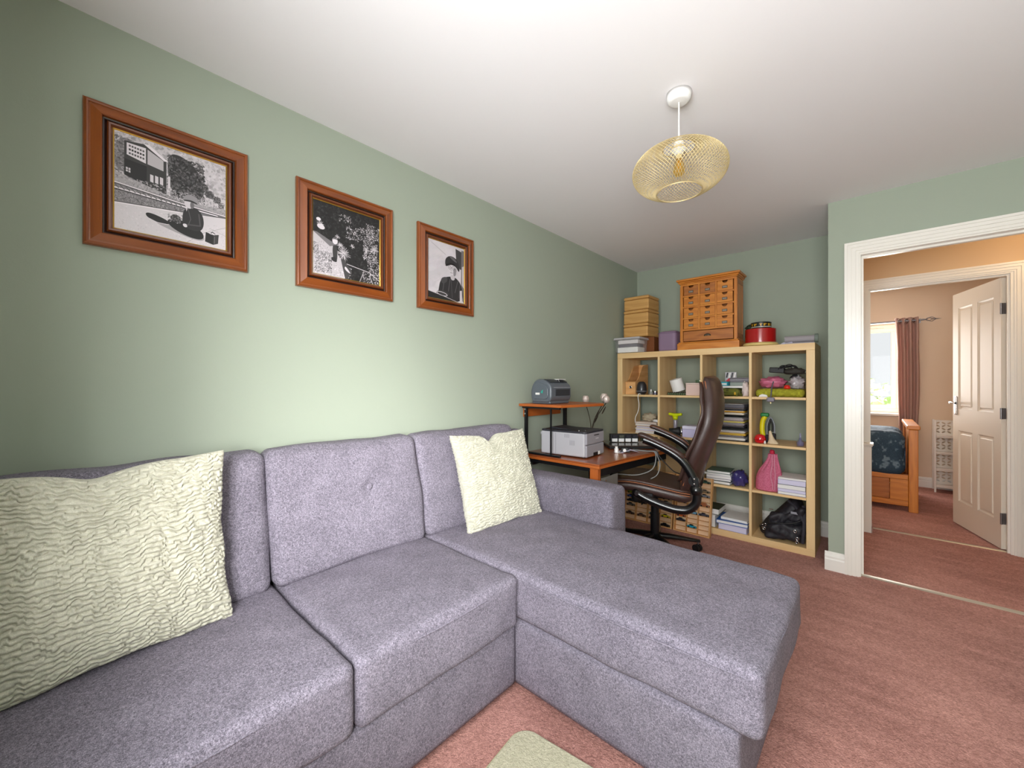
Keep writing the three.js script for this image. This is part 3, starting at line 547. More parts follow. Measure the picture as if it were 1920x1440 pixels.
// ------------------------------------------------------------------ the desk with its raised shelf
const DY = 0.725;
{
  const d = thing('computer_desk', 'cherry wood computer desk with raised shelf in the corner', 'desk');
  const slab = (pts, y0, y1, b = 0.003) => extrude(pts.map(([x, z]) => [x, -z]), y1 - y0 - 2 * b, b).rotateX(-Math.PI / 2).translate(0, y0 + b, 0);
  const outline = [[0.03, 1.905], [0.645, 1.905], [0.665, 1.6], [0.705, 1.25], [0.74, 0.985], [0.03, 0.985]];
  part('desk_top', slab(outline, DY - 0.010, DY), M.cherry, d);
  part('desk_edge', slab(outline, DY - 0.028, DY - 0.0102), M.cherryEdge, d);
  part('leg', rbox(0.575, 0.63, 0, DY - 0.029, 1.86, 1.895, 0.003), M.cherryEdge, d, { swap: true });
  part('leg_panel', rbox(0.632, 0.638, 0.02, DY - 0.09, 1.66, 1.86, 0.002), M.greyPanel, d);
  part('screw', cyl(0.007, 0.004, 0, 0, 0, 12).rotateZ(-Math.PI / 2).translate(0.638, DY - 0.11, 1.82), M.chrome, d);
  part('leg', rbox(0.24, 0.29, 0, DY - 0.029, 0.995, 1.03, 0.003), M.blackMetal, d);
  part('leg', rbox(0.04, 0.09, 0, DY - 0.029, 1.86, 1.895, 0.003), M.blackMetal, d);
  part('leg', rbox(0.04, 0.09, 0, DY - 0.029, 0.995, 1.03, 0.003), M.blackMetal, d);
  part('front_rail', [extrude([[0.60, -1.85], [0.618, -1.85], [0.69, -1.0], [0.672, -1.0]], 0.055).rotateX(-Math.PI / 2).translate(0, DY - 0.085, 0)], M.blackMetal, d);
  part('end_rail', rbox(0.09, 0.575, DY - 0.055, DY - 0.03, 1.872, 1.884, 0.002), M.blackMetal, d);
  part('rear_rail', rbox(0.09, 0.102, DY - 0.08, DY - 0.03, 1.035, 1.855, 0.002), M.blackMetal, d);
  // raised shelf
  const SHY = 1.048;
  part('raised_shelf', slab([[0.012, 1.895], [0.365, 1.895], [0.445, 1.50], [0.40, 1.42], [0.012, 1.36]], SHY, SHY + 0.018), M.cherryEdge, d);
  part('shelf_bracket', rbox(0.03, 0.345, SHY - 0.012, SHY - 0.001, 1.868, 1.888, 0.001), M.blackMetal, d);
  part('shelf_bracket', rbox(0.03, 0.345, DY + 0.001, DY + 0.012, 1.868, 1.888, 0.001), M.blackMetal, d);
  part('shelf_post', rbox(0.05, 0.068, DY + 0.012, SHY - 0.012, 1.868, 1.888, 0.001), M.blackMetal, d);
  part('shelf_post', rbox(0.268, 0.276, DY + 0.012, SHY - 0.012, 1.872, 1.884, 0.001), M.blackMetal, d);
  part('shelf_post', rbox(0.05, 0.072, DY + 0.001, SHY - 0.001, 1.40, 1.425, 0.001), M.blackMetal, d);
  part('back_rail', rbox(0.02, 0.032, SHY - 0.075, SHY - 0.001, 1.43, 1.865, 0.001), M.cherryEdge, d);
  for (const y of [SHY - 0.02, SHY - 0.05]) part('screw', cyl(0.006, 0.004, 0, 0, 0, 12).rotateX(Math.PI / 2).translate(0.058, y - 0.0, 1.888), M.chrome, d);
}
// label printer on the raised shelf
{
  const t = thing('label_printer', 'rounded slate grey label printer on the raised desk shelf', 'printer', [0.165, 1.067, 1.86]);
  const D = (w, h, z0, z1, y, m, name, b = 0.012) => { const s = new THREE.Shape(); s.moveTo(-w * 0.42, 0); s.bezierCurveTo(-w * 0.62, h * 0.25, -w * 0.5, h * 0.98, -w * 0.12, h); s.bezierCurveTo(w * 0.1, h * 1.02, w * 0.48, h * 0.8, w * 0.5, h * 0.62); s.lineTo(w * 0.5, h * 0.22); s.bezierCurveTo(w * 0.48, h * 0.05, w * 0.4, 0, w * 0.3, 0); s.lineTo(-w * 0.42, 0); s.isShape = true; return part(name, extrude(s, z1 - z0 - 2 * b, b, 4).translate(0, y, z0 + b), m, t); };
  D(0.150, 0.135, -0.25, -0.01, 0.022, M.labeller, 'body');
  D(0.118, 0.105, -0.02, -0.004, 0.036, M.labeller, 'end_cover', 0.004);
  part('base', rbox(-0.085, 0.072, 0, 0.021, -0.245, -0.02, 0.008), M.labeller, t);
  part('lid', extrude([[-0.03, 0.160], [0.02, 0.162], [0.062, 0.143], [0.06, 0.1385], [0.02, 0.157], [-0.03, 0.156]], 0.2).translate(0, 0.0065, -0.235), M.labellerDark, t);
  part('output_slot', rbox(0.086, 0.089, 0.055, 0.10, -0.23, -0.06, 0.001), M.labellerDark, t);
  part('trim_line', rbox(0.086, 0.088, 0.110, 0.1135, -0.24, -0.04, 0.0005), std(0x9aa0a8, 0.4), t);
  part('label_sticker', rbox(-0.04, -0.004, 0.062, 0.076, -0.003, -0.0015, 0.0005), M.white, t);
  part('maker_badge', extrude([[0.006, 0.078], [0.020, 0.070], [0.024, 0.096], [0.014, 0.090]], 0.0015).translate(0, 0, -0.003), std(0x2fae9a, 0.4), t);
  part('label_paper', tube([[0.03, 0.160, -0.14], [0.05, 0.166, -0.14], [0.062, 0.150, -0.14]], 0.001, 8, 4).scale(1, 1, 1), M.paper, t);
  part('label_tab', rbox(0.015, 0.06, 0.1655, 0.170, -0.22, -0.14, 0.001), M.paper, t);
  part('knob', cyl(0.006, 0.012, -0.076, 0.021, -0.03, 12), M.black, t);
}
// laser printer on the desk
{
  const t = thing('laser_printer', 'grey laser printer with dark lid standing on the desk', 'printer', [0.315, DY + 0.001, 1.69], R(4));
  const w = 0.345, dp = 0.265, h = 0.172, x0 = -w / 2, x1 = w / 2, z0 = -dp / 2, z1 = dp / 2;
  part('body', rbox(x0, x1 - 0.012, 0.006, h - 0.012, z0, z1, 0.012, 4), M.printerBody, t);
  part('front_panel', rbox(x1 - 0.020, x1, 0.085, h - 0.014, z0 + 0.006, z1 - 0.012, 0.006, 3), M.printerFront, t);
  part('paper_tray', rbox(x1 - 0.020, x1, 0.006, 0.081, z0 + 0.006, z1 - 0.012, 0.006, 3), M.printerFront, t);
  part('top_lid', [extrude(rrect(w - 0.004, dp - 0.004, 0.02), 0.008, 0.002).rotateX(-Math.PI / 2).translate(0, h - 0.012, 0)], M.printerTop, t);
  part('output_slope', extrude([[-0.1, 0], [0.06, 0], [-0.1, 0.012]], 0.16).translate(-0.02, h - 0.001, -0.085), M.printerTop, t);
  part('button', cyl(0.006, 0.003, 0.10, h - 0.002, 0.09, 12), M.chrome, t); part('button', cyl(0.005, 0.003, 0.13, h - 0.002, 0.06, 12), M.chrome, t);
  part('manual_slot', rbox(x1 - 0.002, x1 + 0.0015, 0.138, 0.144, -0.05, 0.02, 0.001), M.black, t);
  part('tray_grip', rbox(x1 - 0.002, x1 + 0.0015, 0.008, 0.028, -0.035, 0.03, 0.001), M.black, t); part('paper_flap', rbox(x1 - 0.001, x1 + 0.003, 0.008, 0.030, -0.062, -0.036, 0.001), M.white, t);
  part('badge', new THREE.PlaneGeometry(0.05, 0.014), std(0xffffff, 0.5, { map: tex(canvas(256, 72, (c) => { c.fillStyle = '#9b98a0'; c.fillRect(0, 0, 256, 72); c.fillStyle = '#f2f0f2'; c.font = 'bold 60px sans-serif'; c.textAlign = 'center'; c.fillText('brother', 128, 54); })) }), t, { raw: true, pos: [x1 + 0.0006, 0.118, -0.025], rot: [0, Math.PI / 2, 0] });
  for (let k = 0; k < 5; k++) part('vent_slot', rbox(0.015 + k * 0.008, 0.019 + k * 0.008, 0.125, 0.150, z1 - 0.001, z1 + 0.0006, 0.0003), M.printerFront, t);
  for (let k = 0; k < 5; k++) part('vent_slot', rbox(0.055 + k * 0.008, 0.059 + k * 0.008, 0.078, 0.110, z1 - 0.001, z1 + 0.0006, 0.0003), M.printerFront, t);
  part('side_panel_gap', rbox(-0.055, -0.05, 0.01, h - 0.02, z1 - 0.001, z1 + 0.0006, 0.0003), M.printerFront, t);
  part('rear_cover', rbox(x0 - 0.004, x0 + 0.02, h - 0.04, h - 0.022, z0 + 0.02, z1 - 0.004, 0.003), M.printerBody, t);
  part('latch', rbox(x0 - 0.012, x0 - 0.001, 0.098, 0.11, z1 - 0.05, z1 - 0.03, 0.002), M.black, t);
  for (const [x, z] of [[x0 + 0.03, z0 + 0.03], [x1 - 0.03, z0 + 0.03], [x0 + 0.03, z1 - 0.03], [x1 - 0.03, z1 - 0.03]]) part('foot', cyl(0.01, 0.007, x, 0, z, 10), M.black, t);
}
// metal flower ornament behind the printer
{
  const t = thing('flower_ornament', 'pale metal tulip ornament standing behind the grey printer', 'ornament', [0.20, DY + 0.001, 1.25]);
  part('base', cyl(0.045, 0.012, 0, 0, 0, 24, 0.038), M.steel, t);
  const petal = std(0xd9c8c0, 0.35, { metalness: 0.35 }), stemM = std(0x4a4238, 0.45, { metalness: 0.5 });
  for (const [dx, dz, hh, s] of [[0.10, -0.02, 0.345, 1.25], [-0.01, 0.07, 0.335, 1.1], [0.135, 0.01, 0.335, 1.1]]) {
    const st = part('stem', tube([[0, 0.008, 0], [dx * 0.15, hh * 0.5, dz * 0.15], [dx, hh, dz]], 0.0032, 16, 6), stemM, t);
    for (let k = 0; k < 5; k++) { const g = new THREE.SphereGeometry(0.022 * s, 10, 8).scale(0.42, 1.15, 0.9).translate(0.012 * s, 0.022 * s, 0).rotateY(k * 1.257).translate(dx, hh, dz); part('petal', g, petal, st); }
  }
  for (const [dx, dz, y] of [[0.03, -0.02, 0.2], [0.075, -0.06, 0.27], [0.055, 0.0, 0.25]]) part('leaf', new THREE.SphereGeometry(0.03, 10, 8).scale(0.12, 1.2, 0.32).rotateZ(-0.5).translate(dx, y, dz), stemM, t);
}
// things lying on the desk
{
  const t = thing('socket_strip', 'black upright socket block full of plugs on the desk', 'socket strip', [0.40, DY + 0.027, 1.10], R(42));
  part('housing', rbox(-0.11, 0.11, 0.002, 0.062, -0.025, 0.02, 0.006), M.black, t);
  for (let k = 0; k < 4; k++) { part('plug', rbox(-0.10 + k * 0.052, -0.058 + k * 0.052, 0.034, 0.058, 0.02, 0.045, 0.006), k === 1 ? std(0x3f4238, 0.5) : M.blackSoft, t); part('adaptor', rbox(-0.10 + k * 0.052, -0.058 + k * 0.052, 0.004, 0.030, 0.02, 0.032, 0.003), M.whitePlastic, t); }
  for (const x of [0.085, 0.1]) part('usb_port', box(x - 0.004, x + 0.003, 0.042, 0.05, 0.0195, 0.0208), M.white, t);
}
{
  const t = thing('laptop', 'closed dark brown laptop lying on the desk edge', 'laptop', [0.46, DY + 0.001, 1.15], R(42));
  part('lower_case', rbox(-0.17, 0.17, 0, 0.014, -0.115, 0.115, 0.006, 3), M.black, t);
  part('lid', rbox(-0.17, 0.17, 0.015, 0.0245, -0.115, 0.115, 0.004, 3), phys(0x3a2f2a, 0.3, { clearcoat: 0.4 }), t);
}
{
  const t = thing('ink_bottle', 'small white capped bottle beside the grey printer', 'bottle', [0.525, DY + 0.001, 1.462]);
  part('bottle', lathe([[0, 0], [0.013, 0], [0.014, 0.003], [0.014, 0.03], [0, 0.032]], 20), M.whitePlastic, t); part('cap', cyl(0.010, 0.012, 0, 0.032, 0, 16), M.white, t);
  const u = thing('tape_dispenser', 'small black tape dispenser beside the white bottle', 'tape dispenser', [0.56, DY + 0.001, 1.405], R(30));
  part('body', extrude([[-0.03, 0], [0.03, 0], [0.034, 0.014], [0.012, 0.03], [-0.02, 0.026]], 0.016, 0.002).translate(0, 0.002, -0.01), M.black, u); part('tape_roll', cyl(0.011, 0.012, 0, 0, 0, 18).rotateX(Math.PI / 2).translate(-0.004, 0.017, 0.018), M.white, u);
  const p = thing('leaflet', 'folded pale lilac leaflet lying on the desk', 'paper', [0.575, DY + 0.001, 1.375], R(48));
  part('sheet', extrude([[-0.065, 0], [-0.062, 0.0], [0, 0.018], [0.062, 0.002], [0.065, 0.002], [0, 0.0205]], 0.07).translate(0, 0, -0.04), M.paperLilac, p);
  part('sheet', rbox(-0.10, -0.07, 0, 0.001, -0.03, 0.04, 0.0004), M.paper, p);
}
{
  const t = thing('charging_cables', 'bundle of grey charging cables hanging off the desk edge', 'cable', [0, 0, 0]);
  const gc = std(0x8b8b88, 0.5), dk = std(0x3a3a3c, 0.5), top = DY + 0.005;
  part('cable', tube([[0.56, top, 1.30], [0.66, top, 1.285], [0.718, top, 1.28], [0.728, 0.70, 1.28], [0.715, 0.62, 1.30], [0.64, 0.575, 1.36], [0.5, 0.57, 1.42]], 0.004, 50, 6), gc, t);
  part('cable', tube([[0.56, top, 1.28], [0.66, top, 1.272], [0.72, top, 1.265], [0.732, 0.70, 1.262], [0.745, 0.64, 1.25], [0.73, 0.57, 1.27], [0.70, 0.545, 1.30]], 0.004, 50, 6), gc, t);
  part('cable', tube([[0.56, top, 1.265], [0.66, top, 1.258], [0.722, top, 1.25], [0.736, 0.70, 1.245], [0.77, 0.64, 1.20], [0.80, 0.585, 1.14], [0.82, 0.56, 1.08]], 0.004, 50, 6), dk, t);
}

// ------------------------------------------------------------------ the office chair (its front is +x before turning)
{
  const t = thing('office_chair', 'brown leather executive swivel chair with glossy black arms', 'chair', [0.665, 0, 1.145], Math.PI + 0.27);
  const ring = (c, X, Y, th, hw, bend, n = 40) => { const o = []; for (let i = 0; i < n; i++) { const a = i / n * Math.PI * 2, cu = Math.sign(Math.cos(a)) * Math.pow(Math.abs(Math.cos(a)), 0.55), su = Math.sign(Math.sin(a)) * Math.pow(Math.abs(Math.sin(a)), 0.75); const z = su * hw, f = bend * Math.pow(su, 2); o.push([c.x + X.x * (cu * th + f), c.y + X.y * (cu * th + f), z]); } return o; };
  // backrest
  const sp = new THREE.CatmullRomCurve3([V(-0.235, 0.46, 0), V(-0.265, 0.56, 0), V(-0.300, 0.68, 0), V(-0.345, 0.80, 0), V(-0.392, 0.94, 0), V(-0.402, 1.06, 0), V(-0.395, 1.16, 0), V(-0.378, 1.258, 0)]);
  const backRings = (th0, w0, shift, a, b) => { const rr = []; for (let i = 0; i <= 40; i++) { const s = mix(a, b, i / 40), c = sp.getPoint(s), d = sp.getTangent(s), X = V(d.y, -d.x, 0); const e = Math.pow(clamp(1 - Math.pow(Math.abs(i / 40 * 2 - 1), 8)), 0.5), w = mix(0.205, 0.255, smooth(0, 0.45, s)) * mix(1, 0.70, smooth(0.55, 1, s)) * w0; rr.push(ring(c.clone().addScaledVector(X, shift + 0.004 * (shift ? Math.sin(s * 26) : 0)), X, d, th0 * Math.max(e, 0.15), w * (0.82 + 0.18 * e), 0.05)); } return loft(rr); };
  part('backrest', backRings(0.047, 1, 0, 0, 1), M.leather, t);
  part('back_pad', backRings(0.022, 0.80, 0.040, 0.08, 0.96), M.leatherPanel, t);
  for (const [k, off] of [[0.86, 0.030], [0.62, 0.052], [0.97, 0.006]]) for (const sgn of [-1, 1]) { const pts = []; for (let i = 0; i <= 20; i++) { const s = mix(0.08, 0.96, i / 20), c = sp.getPoint(s), d = sp.getTangent(s), X = V(d.y, -d.x, 0), w = mix(0.205, 0.255, smooth(0, 0.45, s)) * mix(1, 0.70, smooth(0.55, 1, s)) * k; const q = c.addScaledVector(X, off + 0.05 * k * k); pts.push([q.x, q.y, sgn * w]); } part('piping', tube(pts, 0.0035, 50, 6), M.piping, t); }
  // seat
  const ss = new THREE.CatmullRomCurve3([V(-0.26, 0.440, 0), V(-0.18, 0.447, 0), V(-0.05, 0.468, 0), V(0.08, 0.486, 0), V(0.18, 0.487, 0), V(0.27, 0.470, 0), V(0.33, 0.432, 0)]);
  const seatRings = (th, wk, up, a, b) => { const rr = []; for (let i = 0; i <= 34; i++) { const s = mix(a, b, i / 34), c = ss.getPoint(s), d = ss.getTangent(s), X = V(-d.y, d.x, 0), e = Math.pow(clamp(1 - Math.pow(Math.abs(i / 34 * 2 - 1), 8)), 0.5); rr.push(ring(c.clone().addScaledVector(X, up), X, d, th * Math.max(e, 0.2), mix(0.235, 0.262, smooth(0, 0.5, s)) * wk * (0.85 + 0.15 * e), 0.012)); } return loft(rr); };
  part('seat', seatRings(0.045, 1, 0, 0, 1), M.leather, t);
  part('seat_pad', seatRings(0.020, 0.84, 0.032, 0.05, 0.97), M.leatherPanel, t);
  for (const [k, off] of [[0.92, 0.040], [0.97, 0.028]]) for (const sgn of [-1, 1]) { const pts = []; for (let i = 0; i <= 16; i++) { const s = mix(0.04, 0.97, i / 16), c = ss.getPoint(s), d = ss.getTangent(s); const q = c.addScaledVector(V(-d.y, d.x, 0), off); pts.push([q.x, q.y, sgn * mix(0.235, 0.262, smooth(0, 0.5, s)) * k]); } part('piping', tube(pts, 0.0035, 40, 6), M.piping, t); }
  // arms
  for (const sgn of [-1, 1]) {
    const z = sgn * 0.286, path = [[0.085, 0.470], [0.02, 0.440], [-0.08, 0.408], [-0.17, 0.392], [-0.235, 0.40], [-0.28, 0.445], [-0.287, 0.51], [-0.272, 0.585], [-0.24, 0.655], [-0.195, 0.715], [-0.12, 0.768], [-0.03, 0.810], [0.035, 0.832]];
    const arm = part('armrest', tube(path.map(([x, y]) => [x, y, z]), 0.027, 90, 14), M.blackGloss, t);
    part('end_cap', new THREE.SphereGeometry(0.028, 18, 12).translate(0.085, 0.470, z), M.blackGloss, arm);
    part('bolt', cyl(0.013, 0.006, 0, 0, 0, 16).rotateX(sgn * Math.PI / 2).translate(0.078, 0.472, z + sgn * 0.025), M.chrome, arm);
    part('joint', [new THREE.SphereGeometry(0.038, 20, 14).translate(-0.282, 0.53, z), cyl(0.03, 0.05, 0, 0, 0, 20).rotateX(Math.PI / 2).translate(-0.268, 0.59, z - 0.025)], M.blackGloss, arm);
    for (const y of [0.575, 0.605]) part('bolt', new THREE.SphereGeometry(0.007, 10, 8).translate(-0.272, y, z + sgn * 0.026), M.chrome, arm);
    part('mount', [rbox(-0.02, 0.10, 0.445, 0.47, Math.min(sgn * 0.20, sgn * 0.275), Math.max(sgn * 0.20, sgn * 0.275), 0.004)], M.blackMetal, arm);
    const pr = [[-0.215, 0.722], [-0.18, 0.758], [-0.10, 0.802], [-0.01, 0.842], [0.05, 0.862], [0.075, 0.862]], pc = new THREE.CatmullRomCurve3(pr.map(([x, y]) => V(x, y, 0))), rr = [];
    for (let i = 0; i <= 24; i++) { const s = i / 24, c = pc.getPoint(s), d = pc.getTangent(s), X = V(-d.y, d.x, 0), e = Math.pow(clamp(1 - Math.pow(Math.abs(s * 2 - 1), 6)), 0.5), o = []; for (let j = 0; j < 20; j++) { const a = j / 20 * 6.2832, cu = Math.cos(a), su = Math.sign(Math.sin(a)) * Math.pow(Math.abs(Math.sin(a)), 0.7); o.push([c.x + X.x * cu * 0.017 * Math.max(e, 0.25), c.y + X.y * cu * 0.017 * Math.max(e, 0.25), z + su * 0.034 * Math.max(e, 0.4)]); } rr.push(o); }
    const pad = part('arm_pad', loft(rr), M.leather, t);
    part('piping', tube(pr.map(([x, y]) => [x - 0.004, y + 0.007, z - sgn * 0.028]), 0.003, 24, 6), M.piping, pad);
  }
  // column and star base
  part('seat_plate', rbox(-0.10, 0.11, 0.398, 0.42, -0.09, 0.09, 0.006), M.blackMetal, t);
  part('tension_knob', lathe([[0, 0.335], [0.02, 0.335], [0.03, 0.345], [0.034, 0.375], [0.028, 0.398], [0, 0.398]], 20).translate(0.13, 0, -0.02), M.black, t);
  part('gas_column', [cyl(0.032, 0.19, 0, 0.075, 0, 24), cyl(0.028, 0.09, 0, 0.265, 0, 24), cyl(0.022, 0.05, 0, 0.35, 0, 24)], M.blackMetal, t);
  part('lever', tube([[0.05, 0.395, -0.09], [0.05, 0.39, -0.20], [0.055, 0.385, -0.24]], 0.005, 12, 6), M.black, t);
  for (let k = 0; k < 5; k++) {
    const a = k * 1.2566 + 0.28, c = Math.cos(a), s = Math.sin(a);
    const leg = part('base_leg', loft([[0.0, 0.105, 0.028, 0.024], [0.10, 0.10, 0.026, 0.020], [0.24, 0.083, 0.022, 0.014], [0.31, 0.076, 0.018, 0.010]].map(([r, y, hw, hh]) => { const o = []; for (let j = 0; j < 12; j++) { const q = j / 12 * 6.2832; const w = Math.cos(q) * hw, v = Math.sin(q) * hh; o.push([c * r - s * w, y + v, s * r + c * w]); } return o; })), M.blackGloss, t);
    const x = c * 0.30, z = s * 0.30;
    part('caster_stem', cyl(0.006, 0.03, x, 0.045, z, 8), M.steel, leg);
    for (const d of [-1, 1]) part('caster_wheel', cyl(0.026, 0.018, 0, 0, 0, 20).rotateX(Math.PI / 2).rotateY(0.5 + k).translate(x + d * 0.013 * Math.sin(0.5 + k), 0.0265, z + d * 0.013 * Math.cos(0.5 + k) - 0.0), M.black, leg);
  }
}

// ------------------------------------------------------------------ on top of the shelf unit
const TY = SH + 0.001;
{
  // clear plastic box
  const t = thing('plastic_box', 'clear plastic storage box of papers on the shelf corner', 'storage box', [0.140, TY, 0.435]);
  part('tub', loft([[0.118, 0.088, 0.0], [0.123, 0.093, 0.02], [0.130, 0.10, 0.125]].map(([a, b, y]) => { const o = []; for (let i = 0; i < 48; i++) { const q = i / 48 * 6.2832, c = Math.cos(q), s = Math.sin(q); o.push([Math.sign(c) * Math.pow(Math.abs(c), 0.28) * a, y, Math.sign(s) * Math.pow(Math.abs(s), 0.28) * b]); } return o; })), M.clear, t);
  part('rim', [rbox(-0.132, 0.132, 0.126, 0.134, -0.102, 0.102, 0.003)], phys(0xf4f0f0, 0.25, { transmission: 0.5, thickness: 0 }), t);
  part('lid', rbox(-0.128, 0.128, 0.135, 0.145, -0.099, 0.099, 0.004), phys(0xeceaf0, 0.3, { transmission: 0.35, thickness: 0 }), t);
  part('paper_pile', rbox(-0.10, 0.10, 0.006, 0.055, -0.075, 0.075, 0.003), M.paper, t); part('paper_pile', rbox(-0.095, 0.102, 0.088, 0.122, -0.075, 0.075, 0.003), std(0xe4dcdc, 0.8), t); part('dark_box', rbox(-0.09, 0.09, 0.056, 0.087, -0.06, 0.07, 0.002), std(0x58505a, 0.6), t);
}
single('cardboard_box', 'dark orange brown box under the stacked wooden boxes', 'box', [rbox(0.125, 0.318, TY, TY + 0.158, 0.155, 0.325, 0.004)], std(0x7a4114, 0.6));
{
  const base = TY + 0.160, hh = 0.128;
  ['lowest', 'middle', 'topmost'].forEach((w, k) => {
    const t = thing('wooden_box', `pale wooden crate with lid, ${w} of the corner stack`, 'box', [0.165 + k * 0.002, base + k * (hh + 0.0015), 0.27], R(k * 0.8 - 3), 'pale wooden boxes stacked in the corner');
    part('body', rbox(-0.125, 0.125, 0, hh - 0.030, -0.118, 0.118, 0.012, 3), M.box, t); part('lid', rbox(-0.127, 0.127, hh - 0.0285, hh, -0.120, 0.120, 0.012, 3), M.box, t);
  });
}
{
  const t = thing('purple_folder', 'dusty purple file box beside the drawer cabinet', 'file box', [0.475, TY, 0.36], R(-6));
  part('shell', softBox(-0.085, 0.085, 0, 0.188, -0.06, 0.06, 0.028, { step: 0.012 }), std(0x8f7790, 0.6), t); part('lip', rbox(-0.086, 0.086, 0.166, 0.170, -0.061, 0.061, 0.002), std(0x7c667e, 0.6), t);
}
// apothecary style drawer cabinet
{
  const w = 0.475, dp = 0.215, h = 0.60, t = thing('drawer_cabinet', 'orange pine cabinet of small drawers on the shelf unit', 'cabinet', [0.832, TY, 0.40], R(0));
  const x0 = -w / 2 + 0.02, x1 = w / 2 - 0.02, z1 = dp / 2, z0 = -dp / 2;
  part('plinth', [rbox(-w / 2, w / 2, 0, 0.055, z0, z1, 0.004), rbox(-w / 2 + 0.008, w / 2 - 0.008, 0.055, 0.066, z0, z1 - 0.006, 0.005)], M.pine, t);
  part('carcass', [rbox(x0, x0 + 0.022, 0.066, h - 0.04, z0 + 0.005, z1 - 0.018, 0.003), rbox(x1 - 0.022, x1, 0.066, h - 0.04, z0 + 0.005, z1 - 0.018, 0.003), box(x0 + 0.022, x1 - 0.022, 0.066, h - 0.04, z0 + 0.005, z0 + 0.018)], M.pine, t, { swap: true });
  for (const sx of [x0 - 0.003, x1 - 0.001]) { part('side_rail', rbox(sx, sx + 0.004, 0.08, 0.115, z0 + 0.03, z1 - 0.045, 0.001), M.pineDark, t); part('side_rail', rbox(sx, sx + 0.004, h - 0.09, h - 0.055, z0 + 0.03, z1 - 0.045, 0.001), M.pineDark, t); part('side_stile', rbox(sx, sx + 0.004, 0.08, h - 0.055, z0 + 0.008, z0 + 0.03, 0.001), M.pineDark, t); part('side_stile', rbox(sx, sx + 0.004, 0.08, h - 0.055, z1 - 0.045, z1 - 0.022, 0.001), M.pineDark, t); }
  part('cornice', [rbox(x0 - 0.008, x1 + 0.008, h - 0.04, h - 0.03, z0, z1 - 0.010, 0.003), rbox(x0 - 0.016, x1 + 0.016, h - 0.03, h - 0.018, z0, z1 - 0.002, 0.005), rbox(x0 - 0.026, x1 + 0.026, h - 0.018, h, z0 - 0.002, z1 + 0.008, 0.005)], M.pine, t);
  const ix0 = x0 + 0.022, ix1 = x1 - 0.022, cw = (ix1 - ix0) / 3, yb = 0.172, rh = (h - 0.05 - yb) / 4;
  for (let c = 1; c < 3; c++) part('front_stile', box(ix0 + c * cw - 0.006, ix0 + c * cw + 0.006, yb, h - 0.04, z1 - 0.035, z1 - 0.019), M.pine, t, { swap: true });
  for (let r = 0; r < 5; r++) part('front_rail', box(ix0, ix1, yb + r * rh - (r ? 0.006 : 0.010), yb + r * rh + (r === 4 ? 0.010 : 0.006), z1 - 0.036, z1 - 0.020), M.pine, t);
  const plate = std(0x5c5248, 0.4, { metalness: 0.6 }), slip = std(0x8d8478, 0.6);
  for (let r = 0; r < 4; r++) for (let c = 0; c < 3; c++) {
    const a = ix0 + c * cw + 0.009, b = ix0 + (c + 1) * cw - 0.009, y0 = yb + r * rh + 0.009, y1 = yb + (r + 1) * rh - 0.009, m = (a + b) / 2, nx = 0.021, dark = (r === 3 && c === 1) || (r === 3 && c === 0);
    const s = new THREE.Shape(); s.moveTo(a, y0); s.lineTo(b, y0); s.lineTo(b, y1); s.lineTo(m + nx, y1); s.absarc(m, y1, nx, 0, -Math.PI, true); s.lineTo(a, y1); s.isShape = true;
    const open = r === 3 ? -0.002 : (c === 2 ? 0.004 : 0.0);
    const dr = part('drawer', extrude(s, 0.010, 0.0015).translate(0, 0, z1 - 0.033 + open + 0.002), dark ? M.pineDark : M.pine, t);
    part('label_holder', rbox(m - 0.019, m + 0.019, y0 + 0.016, y0 + 0.036, z1 - 0.0192 + open, z1 - 0.0165 + open, 0.001), plate, dr); part('label_card', box(m - 0.015, m + 0.015, y0 + 0.020, y0 + 0.032, z1 - 0.0166 + open, z1 - 0.0160 + open), slip, dr);
  }
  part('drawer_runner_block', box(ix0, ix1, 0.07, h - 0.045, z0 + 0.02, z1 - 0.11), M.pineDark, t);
  const dr = part('drawer', rbox(ix0 + 0.005, ix1 - 0.005, 0.074, yb - 0.016, z1 - 0.036, z1 - 0.019, 0.002), M.pineDark, t);
  part('cup_handle', [new THREE.SphereGeometry(0.028, 18, 10, 0, Math.PI * 2, 0, Math.PI / 2).scale(1, 0.75, 0.55).translate(0, 0.108, z1 - 0.020)], plate, dr);
}
